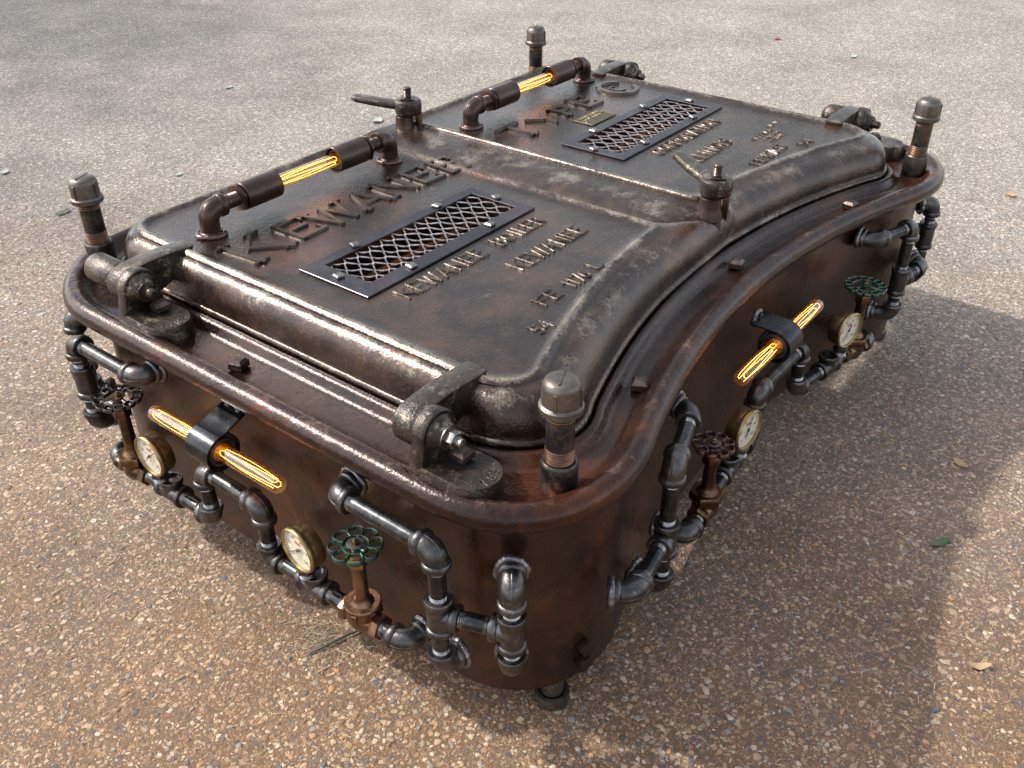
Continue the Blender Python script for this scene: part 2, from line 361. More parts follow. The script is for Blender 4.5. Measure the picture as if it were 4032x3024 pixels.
# ------------------------------------------------------------------ doors
def door_outline(kind, d, seam, ns=40, nc=9, nl=26, sgn=-1):
    """closed outline of the left door (sgn=-1) at outward offset d from bead (kind 'bead') .. 'lip'; seam = x of seam side (positive distance), then mirrored"""
    A = full = None
    return None
def door_ring(t, d, xs, rs_, sgn):
    """t: 0 bead outline .. 1 lip outline, d: extra outward offset, xs: |x| (signed, towards outer side) of the seam edge, rs_: seam corner radius"""
    a = OUT['bead']; b = OUT['lip']
    f = lambda u, v: u+(v-u)*t
    y0, k, px = f(a[0], b[0])-d, f(a[1], b[1]), f(a[2], b[2])
    H0 = (f(a[3][0], b[3][0])-d*.7, f(a[3][1], b[3][1])-d); H1 = (f(a[4][0], b[4][0])-d, f(a[4][1], b[4][1])-d*.7); P1 = (f(a[5][0], b[5][0])-d, f(a[5][1], b[5][1]))
    yf, rf = f(a[6], b[6])+d, f(a[7], b[7])+d
    xs = -xs
    pts = []
    x0 = xs-rs_
    NN = 44
    pts += [(x0+(px-x0)*i/NN, y0-k*(x0+(px-x0)*i/NN)**2) for i in range(NN)]
    pts += bez((px, y0-k*px*px), H0, H1, P1, 12)
    NS = 30
    pts += [(P1[0], P1[1]+(yf-rf-P1[1])*i/NS) for i in range(NS)]
    X = -P1[0]
    pts += bez((-X, yf-rf), (-X, yf-rf*.45), (-X+rf*.55, yf), (-X+rf, yf), 10)
    NT = 30
    pts += [((-X+rf)+(x0-(-X+rf))*i/NT, yf) for i in range(NT)]
    pts += bez((x0, yf), (x0+rs_*.55, yf), (xs, yf-rs_*.45), (xs, yf-rs_), 6)
    yn = y0-k*x0*x0
    pts += [(xs, (yf-rs_)+((yn+rs_)-(yf-rs_))*i/NS) for i in range(NS)]
    pts += bez((xs, yn+rs_), (xs, yn+rs_*.45), (x0+rs_*.55, yn), (x0, yn), 6)
    if sgn > 0: pts = [(-x, y) for x, y in reversed(pts)]
    return pts
def sstep(t): t = max(0., min(1., t)); return t*t*(3-2*t)
def seamwarp(ring, yn):
    # the seam swings to the right where it reaches the near edge
    for p in ring:
        w = sstep(1-abs(p.x+.052)/.20)*sstep((-.285-p.y)/.095)
        p.x += .098*w
    return ring
def make_door(sgn):
    mb = MB(); R = []; W = []
    left = sgn < 0
    # seam side: x (distance from centre line, positive = on own side)
    sb = .090 if left else .082           # bead crest
    send = .046 if left else -.056        # outer end of the seam-side roll
    def seam(u): return sb+(send-sb)*u
    rows = [(0, -.030, sb+.030, .030, .0000, 0), (0, -.018, sb+.018, .030, .0002, 0), (0, -.011, sb+.011, .030, .0018, .3), (0, -.006, sb+.006, .030, .0058, .7), (0, 0, sb, .030, .0078, 1.1), (0, .005, sb-.004, .030, .0062, .8), (0, .010, sb-.006, .030, .0010, .2)]
    for t, d, xs, r, z, w in rows:
        R.append(at(door_ring(t, d, xs, r if left else max(.008, r*.5), sgn), z, .0004, 9.)); W.append(w)
    U = [.10, .2, .32, .45, .58, .70, .81, .90, .96, 1.]
    for u in U:
        zc = -.0005-.067*(1-max(0, 1-(u*.995)**2.5)**(1/2.1))
        q = .10+.90*u
        if left: xs = sb-.008+(send-sb+.008)*u
        else: xs = sb-.008+(send-sb+.008)*u
        rr = (.030 if left else .010)*(1-u)+.004
        g_ = at(door_ring(.10+.86*u, 0, xs, rr, sgn), zc, .0009, 9.)
        for p in g_:
            q_ = max(0., min(1., 1-abs(p.x-sgn*xs)/.05)); q_ = q_*q_*(3-2*q_)*sstep((p.y+.43)/.12); p.z -= zc*(.50 if not left else .10)*q_
        if not left:
            for p in g_:
                b_ = sstep(1.25-math.hypot(p.x-.056, p.y+.338)/.055); p.z *= 1-.90*b_
        R.append(g_); W.append(.15+.5*math.sin(PI*min(1, u*1.2))*(1 if u < .85 else .4))
    for t, d, z, w in ((.965, 0, -.0685, .1), (.975, 0, -.0695, .2), (1., 0, -.0700, .5), (1., .003, -.073, .5), (1., .003, -.081, .3), (1., -.004, -.090, 0)):
        R.append(at(door_ring(t, d, send-(0 if left else .0), .004, sgn), z, .0005, 9.)); W.append(w)
    for g_ in R: seamwarp(g_, 0)
    mb.rings(R, 'iron', True, False, False, W)
    # panel with grille opening
    hole = (-.622, -.191, -.018, .100) if left else (.212, .650, -.026, .100)
    ring = R[0]
    o = mb.build('boiler_door', root, 60, attr=True, label=('left' if left else 'right')+' boiler door panel with raised bead and rolled edge')
    import bmesh
    bm = bmesh.new(); vs = [bm.verts.new((p.x, p.y, p.z+LZ)) for p in ring]
    es = [bm.edges.new((vs[i], vs[(i+1) % len(vs)])) for i in range(len(vs))]
    hx0, hx1, hy0, hy1 = hole; hp = []
    for a, b in (((hx0, hy0), (hx1, hy0)), ((hx1, hy0), (hx1, hy1)), ((hx1, hy1), (hx0, hy1)), ((hx0, hy1), (hx0, hy0))):
        for i in range(12): hp.append(bm.verts.new((a[0]+(b[0]-a[0])*i/12, a[1]+(b[1]-a[1])*i/12, LZ)))
    es += [bm.edges.new((hp[i], hp[(i+1) % len(hp)])) for i in range(len(hp))]
    lo = [bm.verts.new((v.co.x, v.co.y, LZ-.014)) for v in hp]
    for i in range(len(hp)): bm.faces.new((hp[i], hp[(i+1) % len(hp)], lo[(i+1) % len(hp)], lo[i]))
    bmesh.ops.triangle_fill(bm, edges=es, use_beauty=True)
    bmesh.ops.recalc_face_normals(bm, faces=bm.faces)
    me2 = bpy.data.meshes.new('tmp'); bm.to_mesh(me2); bm.free()
    bm = bmesh.new(); bm.from_mesh(o.data); bm.from_mesh(me2)
    bmesh.ops.remove_doubles(bm, verts=bm.verts, dist=.00002)
    bmesh.ops.recalc_face_normals(bm, faces=bm.faces)
    bm.to_mesh(o.data); bm.free(); bpy.data.meshes.remove(me2)
    o.data.shade_smooth(); o.data.set_sharp_from_angle(angle=math.radians(60))
    return o
doorL = make_door(-1); doorR = make_door(1)
# dark tray below the grilles
for cx in (-.407, .431):
    mb = MB(); mb.box((cx, .038, -.085), .50, .19, .012, 'tray'); 
    for k in range(5): mb.tube([(cx-.22, -.02+k*.03, -.066), (cx+.22, -.02+k*.03, -.066)], .006, 'tray', 8)
    mb.build('inner_tray', root)

# ------------------------------------------------------------------ lettering (stroke font)
def arc(cx, cy, rx, ry, a0, a1, n=8): return [(cx+rx*math.cos(math.radians(a0+(a1-a0)*i/n)), cy+ry*math.sin(math.radians(a0+(a1-a0)*i/n))) for i in range(n+1)]
G = {
 'K': (.72, [[(.08, 0), (.08, 1)], [(.10, .42), (.66, 1)], [(.26, .58), (.70, 0)]]),
 'E': (.64, [[(.08, 0), (.08, 1)], [(.08, 1), (.60, 1)], [(.08, .52), (.50, .52)], [(.08, 0), (.62, 0)]]),
 'W': (.98, [[(.04, 1), (.27, 0)], [(.27, 0), (.49, .92)], [(.49, .92), (.71, 0)], [(.71, 0), (.94, 1)]]),
 'A': (.76, [[(.04, 0), (.38, 1)], [(.38, 1), (.72, 0)], [(.18, .34), (.58, .34)]]),
 'N': (.76, [[(.08, 0), (.08, 1)], [(.08, 1), (.68, 0)], [(.68, 0), (.68, 1)]]),
 'B': (.64, [[(.08, 0), (.08, 1)], [(.08, 1), (.36, 1)]+arc(.36, .76, .2, .24, 90, -90)[1:]+[(.08, .52)], [(.36, .52)]+arc(.38, .26, .22, .26, 90, -90)[1:]+[(.08, 0)]]),
 'O': (.74, [arc(.37, .5, .31, .5, 90, 450, 16)]),
 'I': (.26, [[(.13, 0), (.13, 1)]]),
 'L': (.58, [[(.08, 0), (.08, 1)], [(.08, 0), (.54, 0)]]),
 'R': (.68, [[(.08, 0), (.08, 1)], [(.08, 1), (.38, 1)]+arc(.38, .76, .2, .24, 90, -90)[1:]+[(.08, .52)], [(.34, .52), (.64, 0)]]),
 'P': (.64, [[(.08, 0), (.08, 1)], [(.08, 1), (.36, 1)]+arc(.36, .74, .22, .26, 90, -90)[1:]+[(.08, .48)]]),
 'C': (.70, [arc(.38, .5, .32, .5, 50, 310, 14)]),
 'T': (.68, [[(.04, 1), (.64, 1)], [(.34, 1), (.34, 0)]]),
 'Y': (.70, [[(.04, 1), (.35, .48)], [(.66, 1), (.35, .48)], [(.35, .48), (.35, 0)]]),
 'S': (.60, [arc(.30, .75, .24, .25, 40, 250, 8)+arc(.30, .25, .25, .25, 80, -140, 8)]),
 'F': (.60, [[(.08, 0), (.08, 1)], [(.08, 1), (.58, 1)], [(.08, .54), (.48, .54)]]),
 '1': (.34, [[(.2, 0), (.2, 1)], [(.2, 1), (.04, .8)]]),
 '7': (.58, [[(.04, 1), (.54, 1)], [(.54, 1), (.24, 0)]]),
 '6': (.60, [arc(.30, .28, .24, .28, 90, 450, 12), arc(.52, .38, .46, .62, 175, 105, 6)]),
 '5': (.58, [[(.50, 1), (.12, 1)], [(.12, 1), (.10, .56)], [(.10, .56)]+arc(.27, .30, .24, .30, 90, -130, 8)]),
 '4': (.62, [[(.44, 0), (.44, 1)], [(.44, 1), (.04, .3)], [(.04, .3), (.60, .3)]]),
 '2': (.58, [arc(.29, .74, .24, .26, 170, -20, 8)+[(.06, 0)], [(.06, 0), (.54, 0)]]),
 '3': (.56, [arc(.27, .75, .22, .25, 140, -80, 8), arc(.27, .26, .24, .26, 80, -140, 8)]),
 '0': (.60, [arc(.30, .5, .25, .5, 90, 450, 12)]),
 '8': (.58, [arc(.29, .75, .21, .25, 90, 450, 10), arc(.29, .26, .24, .26, 90, 450, 10)]),
 ' ': (.42, []), '.': (.25, [[(.1, 0), (.14, 0)]]),
}
_j = [0]
def stroke(mb, pts, w, h, T, mat, rnd=False):
    """raised ridge along a polyline in the local XY plane of T"""
    _j[0] += 1; h = h*(1+.012*(_j[0] % 7))
    closed = (Vector(pts[0])-Vector(pts[-1])).length < 1e-6
    if closed: pts = pts[:-1]
    m = len(pts); rs = []
    prof = [(-1, -.15), (-1, 0), (-.62, 1), (.62, 1), (1, 0), (1, -.15)] if not rnd else [(-1, -.1), (-1, 0), (-.78, .6), (-.3, .95), (.3, .95), (.78, .6), (1, 0), (1, -.1)]
    for i in range(m):
        if closed: a, b = Vector(pts[i-1]), Vector(pts[(i+1) % m])
        else: a, b = Vector(pts[max(i-1, 0)]), Vector(pts[min(i+1, m-1)])
        t = (b-a).normalized(); n = Vector((-t.y, t.x)); p = Vector(pts[i])
        if not closed and i == 0: p = p-t*w*.5
        if not closed and i == m-1: p = p+t*w*.5
        rs.append([T @ Vector((p.x+n.x*q*w/2, p.y+n.y*q*w/2, zz*h)) for q, zz in prof])
    if closed: rs.append(rs[0]); mb.rings(rs, mat, True, False, False)
    else: mb.rings(rs, mat)
def text(mb, s, T, h, w, rise, mat, gap=.16, xscale=1., serif=False, rnd=True, slope=0.):
    x = 0
    for ch in s:
        wd, st = G[ch]
        for k, pts in enumerate(st):
            stroke(mb, [((x+px*xscale)*h, py*h) for px, py in pts], w, rise, T, mat, rnd)
        if serif and ch != ' ':
            for pts in st:
                for q in (pts[0], pts[-1]):
                    if (q[1] <= .001 or q[1] >= .999) and ch in 'KWANTYPI' and abs(pts[0][1]-pts[-1][1]) > .3 and ch+str(q[1] > .5) not in ('TTrue', 'WFalse', 'ATrue', 'NFalse'):
                        stroke(mb, [((x+q[0]*xscale-.13)*h, (q[1] + (.03 if q[1] < .5 else -.03))*h), ((x+q[0]*xscale+.13)*h, (q[1]+(.03 if q[1] < .5 else -.03))*h)], w*.62, rise*.96, T, mat, rnd)
                    if ch in 'ETF' and pts is not st[0] and q is pts[-1] and q[1] > .9: pass
            if ch == 'E':
                for yy, sg in ((1, -1), (0, 1)):
                    stroke(mb, [((x+.60*xscale)*h, (yy+sg*.02)*h), ((x+.60*xscale)*h, (yy+sg*.19)*h)], w*.7, rise*.95, T, mat, rnd)
        x += wd*xscale+gap
    return x*h
def TT(x, y, z=0., rz=0.): return Matrix.Translation((x, y, z)) @ Matrix.Rotation(rz, 4, 'Z')
def textwidth(s, h, gap=.16, xs=1.): return (sum(G[c][0]*xs+gap for c in s)-gap)*h
def fit(door, s, x0, x1, y, h, w, rise, mat, rz=0., **k):
    mb = MB()
    g = k.pop('gap', .16); base = textwidth(s, h, g); xs = (x1-x0)/base
    text(mb, s, TT(x0, y, 0, rz), h, w, rise, mat, gap=g*xs, xscale=xs, **k); mb.build('raised_word', door, 40)
# large arched name on the left door
for ch, x, y, h, wd, rz in (('K', -.692, .204, .112, .094, .10), ('E', -.572, .222, .084, .070, .06), ('W', -.497, .214, .088, .100, .045), ('A', -.392, .216, .088, .082, .0), ('N', -.302, .222, .084, .076, -.02), ('E', -.212, .222, .082, .066, -.03), ('E', -.130, .216, .082, .066, -.06)):
    mb = MB(); xs = wd/(G[ch][0]*h); text(mb, ch, TT(x, y, 0, rz), h, .0118, .0058, 'bigletter', xscale=xs, serif=True, rnd=False); mb.build('raised_letter', doorL, 30)
for ch, x, y, h, wd, rz in (('T', .158, .216, .088, .088, .06), ('Y', .270, .232, .066, .076, .02), ('P', .368, .234, .068, .062, .0), ('E', .454, .232, .074, .066, -.02)):
    mb = MB(); xs = wd/(G[ch][0]*h); text(mb, ch, TT(x, y, 0, rz), h, .0135, .0066, 'bigletter', xscale=xs, serif=(ch != 'Y'), rnd=False); mb.build('raised_letter', doorR, 30)
mb = MB(); stroke(mb, [(.652+.050*math.cos(a), .262+.055*math.sin(a)) for a in [math.radians(35+290*i/24) for i in range(25)]], .018, .0065, Matrix.Identity(4), 'bigletter')
stroke(mb, [(.652+.020*math.cos(a), .262+.022*math.sin(a)) for a in [math.radians(60+240*i/14) for i in range(15)]], .006, .003, Matrix.Identity(4), 'bigletter')
mb.build('raised_letter', doorR, 30)
W_ = .0056; Rz = .0034
fit(doorL, 'KEWANEE', -.621, -.395, -.110, .036, W_, Rz, 'spark'); fit(doorL, 'BOILER', -.352, -.205, -.110, .034, W_, Rz, 'spark')
fit(doorL, 'KEWANEE', -.412, -.192, -.202, .037, W_, Rz, 'spark')
fit(doorL, 'FE', -.495, -.440, -.317, .029, .0052, .0032, 'spark'); fit(doorL, '1176', -.408, -.345, -.317, .028, .005, .003, 'spark'); fit(doorL, 'L', -.322, -.300, -.310, .028, .005, .0032, 'spark')
fit(doorL, '54', -.575, -.535, -.368, .028, .0055, .0025, 'spark')
fit(doorR, 'CORPORATION', .272, .572, -.104, .034, W_, Rz, 'spark'); fit(doorR, 'ILLINOIS', .270, .458, -.198, .036, W_, Rz, 'spark')
fit(doorR, 'FE', .350, .396, -.318, .026, .005, .0032, 'spark'); fit(doorR, '1176', .412, .470, -.318, .026, .005, .0032, 'spark'); fit(doorR, 'R', .482, .504, -.318, .026, .005, .0032, 'spark')
fit(doorR, '54', .540, .586, -.352, .025, .005, .003, 'spark')
fit(doorR, 'PAT', .500, .535, -.236, .0115, .0022, .0016, 'spark'); fit(doorR, '1 376 145', .543, .605, -.236, .0115, .0022, .0016, 'spark')
fit(doorR, '1 415 316', .520, .600, -.256, .0115, .0022, .0016, 'spark'); fit(doorR, '1 512 054', .520, .600, -.275, .0115, .0022, .0016, 'spark')
fit(doorR, 'PAT 12', .615, .66, -.222, .011, .0022, .0016, 'spark')
# brass data plate ------------------------------------------------------
mb = MB(); mb.box((.400, .173, .0016), .113, .064, .0016, 'plate', 0, .0004); pl = mb.build('data_plate', root, 30)
ZP = .0026
mb = MB()
def ptext(s, x0, x1, y, h, w):
    base = textwidth(s, h); xs = (x1-x0)/base
    text(mb, s, TT(x0, y, ZP), h, w, .0004, 'brass', gap=.16*xs, xscale=xs, rnd=False)
ptext('KEWANEE BOILER', .351, .447, .1915, .0075, .0013); ptext('TYPE', .356, .378, .176, .0075, .0013); ptext('C', .384, .392, .175, .0115, .0018); ptext('BOILER', .400, .438, .176, .0075, .0013)
for x0, x1, y in ((.352, .378, .166), (.420, .445, .166), (.352, .372, .153), (.405, .440, .158), (.385, .402, .149), (.408, .446, .149)):
    stroke(mb, [(x0, y), (x1, y)], .0022, .0004, Matrix.Translation((0, 0, ZP)), 'brass')
for a, b in (((.347, .202), (.453, .202)), ((.347, .144), (.453, .144)), ((.347, .144), (.347, .202)), ((.453, .144), (.453, .202))):
    stroke(mb, [a, b], .0010, .0004, Matrix.Translation((0, 0, ZP)), 'brass')
for x, y in ((.349, .164), (.451, .183)): mb.sphere((x, y, .003), .0026, 'screw', 6)
mb.build('plate_lettering', pl, 30)

# ------------------------------------------------------------------ grilles
def grille(cx, cy, w, h, hole, screws, label):
    hx0, hx1, hy0, hy1 = hole; x0, x1, y0, y1 = cx-w/2, cx+w/2, cy-h/2, cy+h/2; mb = MB()
    z0, z1 = .0012, .0046
    o = [(x0, y0), (x1, y0), (x1, y1), (x0, y1)]; i_ = [(hx0, hy0), (hx1, hy0), (hx1, hy1), (hx0, hy1)]
    rs = [[Vector((*p, z0)) for p in i_], [Vector((*p, z0)) for p in o], [Vector((*p, z1-.0006)) for p in o]]
    oc = [(x0+.0008, y0+.0008), (x1-.0008, y0+.0008), (x1-.0008, y1-.0008), (x0+.0008, y1-.0008)]; ic = [(hx0-.0006, hy0-.0006), (hx1+.0006, hy0-.0006), (hx1+.0006, hy1+.0006), (hx0-.0006, hy1+.0006)]
    rs += [[Vector((*p, z1)) for p in oc], [Vector((*p, z1)) for p in ic], [Vector((*p, z1-.0008)) for p in i_], [Vector((*p, z0)) for p in i_]]
    mb.rings(rs, 'grilleframe', True, False, False)
    g = mb.build('grille_frame', root, 20, label=label)
    # expanded metal: strands zigzag across the opening
    mb = MB(); nx = 26; px = (hx1-hx0)/nx; py = .0415; 
    k = 0
    import itertools
    ny = int((hy1-hy0)/(py/2))+2
    for r in range(-1, ny+1):
        ya = hy0-.004+r*py/2
        pts = []
        for c in range(-1, nx+2):
            # each strand is a wave between neighbours
            xa = hx0+c*px
            up = ya+py*.25+ (py*.25-.0008)*(1 if (c % 2 == r % 2) else -1)
            for dx, s_ in ((-.13, 1), (.13, 1)):
                pts.append((xa+dx*px, up))
        cl = []
        for (xa, yy) in pts: cl.append((xa, yy))
        # clip
        seg = []
        def flush():
            if len(seg) > 1: mb.tube([(x, y, -.0022+.0016*math.sin(x*180)) for x, y in seg], [(.0017, .0021)]*len(seg), 'mesh', 6, flat=(0, 0, 1))
            seg.clear()
        for (a, b) in zip(cl[:-1], cl[1:]):
            n = 6
            for t in range(n):
                x = a[0]+(b[0]-a[0])*t/n; y = a[1]+(b[1]-a[1])*t/n
                if hx0-.002 < x < hx1+.002 and hy0-.002 < y < hy1+.002: seg.append((x, y))
                else: flush()
        flush()
    mb.build('expanded_mesh', g, 50)
    for x, y in screws:
        mb = MB(); mb.box((x, y, .0078), .017, .017, .0075, 'screw', random.uniform(-.5, .5), .0022); mb.build('square_screw', g, 30)
    return g
grille(-.416, .036, .496, .179, (-.622, -.191, -.018, .100), [(-.642, .042), (-.531, .112), (-.292, .112), (-.181, .040), (-.298, -.036), (-.531, -.036)], 'left grille with steel blue frame and expanded mesh')
grille(.430, .036, .496, .179, (.212, .650, -.026, .100), [(.190, .036), (.299, .110), (.543, .111), (.663, .038), (.545, -.037), (.306, -.036)], 'right grille with dark purple frame and expanded mesh')

# ------------------------------------------------------------------ frame bolts
for x, y, rz in ((-.858, .082, .3), (-.485, -.510, .5), (.028, -.434, .2), (.468, -.508, -.2), (.858, .082, .1)):
    mb = MB(); mb.box((x, y, -.0900), .027, .027, .022, 'bolt', rz, .0055); mb.build('square_bolt', root, 35)

# ------------------------------------------------------------------ corner posts
def post(x, y, label, rust):
    th = 'rthread' if rust else 'thread'
    mb = MB()
    def thr(z0, z1, r, n=6):
        pr = []
        for i in range(n): a = z0+(z1-z0)*i/n; b = (z1-z0)/n; pr += [(a, r-.0009), (a+b*.5, r+.0003)]
        pr.append((z1, r-.0009)); return pr
    mb.lathe((x, y, 0), (0, 0, 1), [(-.10, .0208), (-.022, .0210), (.030, .0210), (.052, .0208)], 'post', 28)
    mb.lathe((x, y, 0), (0, 0, 1), thr(-.050, -.022, .0218, 7), 'rthread' if rust else 'rthread', 28)
    mb.lathe((x, y, 0), (0, 0, 1), thr(.028, .045, .0213, 4), th, 28)
    p = mb.build('corner_post', root, 40, label=label)
    mb = MB(); mb.lathe((x, y, 0), (0, 0, 1), [(-.103, .0275), (-.100, .0285), (-.050, .0285), (-.0465, .0272), (-.045, .0255), (-.0455, .0225), (-.052, .0215)], 'post' if rust else 'brownpipe', 28)
    mb.build('coupling', p, 40)
    mb = MB(); mb.lathe((x, y, 0), (0, 0, 1), [(.046, .0215), (.0425, .0245), (.042, .0305), (.044, .0325), (.052, .0325), (.0545, .0300), (.0555, .0288), (.082, .0280), (.089, .0262), (.0935, .022), (.0955, .012), (.096, .0)], 'cap', 32)
    for a in (.3, .3+PI/2, .3+PI, .3+1.5*PI):
        mb.box((x+.0288*math.cos(a), y+.0288*math.sin(a), .068), .0030, .0045, .030, 'cap', a, .0008)
    stroke(mb, [(-.018, 0), (.018, 0)], .0035, .0012, TT(x, y, .0957, .4), 'cap')
    mb.build('pipe_cap', p, 40)
    mb = MB(); mb.lathe((x, y, 0), (0, 0, 1), [(-.562, .0205), (-.50, .0210)], 'thread', 24); mb.build('foot_nipple', p, 40)
    mb = MB(); mb.lathe((x, y, 0), (0, 0, 1), [(-.580, .0), (-.58, .027), (-.577, .0305), (-.560, .0315), (-.5545, .0300), (-.554, .0235), (-.562, .022)], 'cap', 28); mb.build('foot_cap', p, 40)
post(-.768, .636, 'corner post at the far left end', True); post(.768, .636, 'corner post at the back', True)
post(.780, -.551, 'corner post with rusty threads at the far right end', True); post(-.780, -.551, 'corner post nearest the viewer', True)

# ------------------------------------------------------------------ hinges
def hinge(sx, yc, sy_far, label, knob):
    """sx -1 left end, +1 right end. yc = y of ear plate. tongue runs to -y."""
    X = lambda x: sx*x
    ax, az, r = X(.862), -.022, .034
    ya = yc+.028                                   # arm centre
    # lug fixed to the frame: tongue + ear
    mb = MB(); o = []
    yT0, yT1 = yc+.012, yc-.120
    hw = .044; xc = X(.863)
    for i in range(17):
        a = PI+PI*i/16; o.append((xc+hw*math.cos(a), yT1+hw+hw*math.sin(a)*1.0))
    o += [(xc+hw, yT0), (xc-hw, yT0)]
    rs = [[Vector((x, y, -.100)) for x, y in o], [Vector((x, y, -.066)) for x, y in o], [Vector((xc+(x-xc)*.93, yT1+hw+(y-yT1-hw)*.97, -.061)) for x, y in o]]
    mb.rings(rs, 'hinge')
    # ear: disc plate merging into the tongue
    e = []
    e = [(xc-hw, -.090), (xc+hw, -.090), (xc+hw*.98, -.062)]
    for i in range(21):
        a = -.06*PI+1.12*PI*i/20; e.append((ax+r*1.1*math.cos(a), az+r*1.1*math.sin(a)))
    e.append((xc-hw*.98, -.062))
    rs = [[Vector((ax+(x-ax)*k, yy, az+(z-az)*k)) for x, z in e] for yy, k in ((yc+.012, .97), (yc+.010, 1.), (yc-.009, 1.), (yc-.012, .95))]
    mb.rings(rs, 'hinge')
    # gusset + boss
    mb.lathe((ax, yc-.011, az), (0, -1, 0), [(0, .031), (.004, .0275), (.010, .0225), (.018, .0200), (.0195, .018)], 'hinge', 24)
    T = TT(xc, yT1+.026, -.0612)
    for ch, a in (('1', -.75), ('1', -.30), ('8', .15), ('3', .62)):
        Tq = Matrix.Translation((xc, yT1+hw, -.0612)) @ Matrix.Rotation(a, 4, 'Z') @ Matrix.Translation((-.005, -hw*.86, 0))
        text(mb, ch, Tq, .015, .0032, .0014, 'hinge')
    h = mb.build('hinge_bracket', root, 45, label=label)
    mb = MB(); mb.lathe((ax, yc-.028, az), (0, -1, 0), [(0, .0), (0, .0195), (.003, .0195), (.0035, .0)], 'screw' if knob is None else 'hinge', 24)
    if knob is None:
        mb.hexn((ax, yc-.0315, az), (0, -1, 0), .0145, .014, 'screw'); mb.lathe((ax, yc-.045, az), (0, -1, 0), [(0, .0078), (.002, .0070), (.004, .0078), (.006, .0070), (.008, .0078), (.011, .0072), (.0112, .0045), (.0095, .0)], 'screw', 16)
    else: mb.lathe((ax, yc-.031, az), (0, -1, 0), [(0, .0125), (.004, .0125), (.0045, .010), (.016, .0098), (.020, .007), (.0205, 0)], 'bolt', 18)
    mb.build('pin_nut', h, 35)
    mb = MB(); mb.lathe((X(.853), yc-.047, -.0612), (0, 0, 1), [(0, .019), (.0006, .019), (.0008, 0)], 'socket', 20)
    mb.box((X(.853), yc-.047, -.051), .027, .027, .021, 'bolt', .25*sx+.2, .006); mb.build('square_nut', h, 35)
    # strap arm from the door over the roll
    w = .021
    path_top = [(.722, .0085), (.742, .0105), (.775, .0130), (.815, .0140), (.846, .0128)]
    sec = [(X(x), z) for x, z in path_top]
    for i in range(1, 13):
        a = math.radians(78-(78+100)*i/12); sec.append((X(.862+.0345*math.cos(a)), az+.0345*math.sin(a)))
    bot = [(.835, -.060), (.805, -.052), (.775, -.040), (.752, -.020), (.730, -.004)]
    sec += [(X(x), z) for x, z in bot]
    n = len(sec); cxm = sum(q[0] for q in sec)/n; czm = sum(q[1] for q in sec)/n
    ys = ((ya+w, .965), (ya+w-.003, 1.), (ya-w+.003, 1.), (ya-w, .965))
    if knob is None: ys = ((ya+w+.004, .965), (ya+w+.001, 1.), (ya-w+.003, 1.), (ya-w+.001, .965))
    mb = MB(); mb.rings([[Vector((cxm+(x-cxm)*k, y, czm+(z-czm)*k)) for x, z in sec] for y, k in ys], 'hinge')
    mb.build('strap_arm', root, 45)
    if knob is not None:
        mb = MB(); kl = knob
        pr = [(0, .026), (.004, .0295), (kl*.5, .0295)]+[(kl-.026+.026*math.sin(PI/2*i/6), .0295*math.cos(PI/2*i/6)) for i in range(7)]
        if kl > .07: pr = [(0, .027), (.004, .0300), (kl-.006, .0290), (kl-.001, .026), (kl, .020), (kl, 0)]
        mb.lathe((ax, ya+w, az+.002), (0, 1, 0), pr, 'hinge', 26); mb.build('hinge_knob', root, 45)
hinge(-1, .350, 0, 'hinge bracket with long round knob at the far left corner', .085)
hinge(-1, -.382, 0, 'hinge bracket with bright steel hex nut at the near corner', None)
hinge(1, .350, 0, 'hinge bracket with round ball knob at the back', .060)
hinge(1, -.370, 0, 'hinge bracket with long pale knob at the right end', .060)

# ------------------------------------------------------------------ latch handles
def latch(x, y, ang, tipz, label, ln):
    dzl = LZ-.019
    mb = MB(); c, s_ = math.cos(ang), math.sin(ang); T = Matrix.Translation((x, y, 0)) @ Matrix.Rotation(ang, 4, 'Z')
    mb.lathe((x, y, 0), (0, 0, 1), [(.048, .026), (.052, .0325), (.058, .0345), (.080, .0345), (.084, .0330), (.086, .0300), (.0862, 0)], 'hinge', 28)
    rs = []
    for i in range(15):
        t = i/14; d = .020+t*(ln-.020); hw = .0155+.0035*math.sin(PI*min(1, t*1.1))+(.0 if t < .93 else -(t-.93)*.10); hh = .0105-.002*t-(0 if t < .95 else (t-.95)*.08)
        zc = .069+(tipz-.069)*t**1.1
        rs.append([T @ Vector((d, hw*math.copysign(abs(math.cos(a))**.55, math.cos(a)), zc+hh*math.copysign(abs(math.sin(a))**.7, math.sin(a)))) for a in [2*PI*j/16 for j in range(16)]])
    mb.rings(rs, 'hinge')
    for i, ch in enumerate('1163'):
        a = -2.35+.26*i if y < 0 else -2.2+.26*i
        Tq = Matrix.Translation((x, y, .060)) @ Matrix.Rotation(a, 4, 'Z') @ Matrix.Translation((.0342, -.005, 0)) @ Matrix(((0, 0, 1, 0), (1, 0, 0, 0), (0, 1, 0, 0), (0, 0, 0, 1)))
        text(mb, ch, Tq, .016, .003, .0015, 'hinge')
    h = mb.build('latch_handle', root, 45, label=label, dz=dzl)
    mb = MB(); mb.box((x, y, .0885), .034, .034, .004, 'bolt', .6, .001)
    pr = [(-.05, .0105), (.090, .0105)]
    for i in range(6): pr += [(.091+i*.0035, .0088), (.0928+i*.0035, .0104)]
    pr += [(.1135, .0104), (.116, .0085), (.1165, 0)]
    mb.lathe((x, y, 0), (0, 0, 1), pr, 'bolt', 18); mb.build('threaded_stud', h, 35, dz=dzl)
    mb = MB(); mb.lathe((x-.012, y+.004, 0), (0, 0, 1), [(.000, .030), (.020, .0255), (.026, .0235), (.046, .0225), (.048, .02), (.048, 0)], 'brownpipe', 24); mb.box((x+.018, y-.018, .018), .013, .013, .07, 'oldbronze', .3, .001); mb.build('stud_collar', h, 45, dz=dzl)
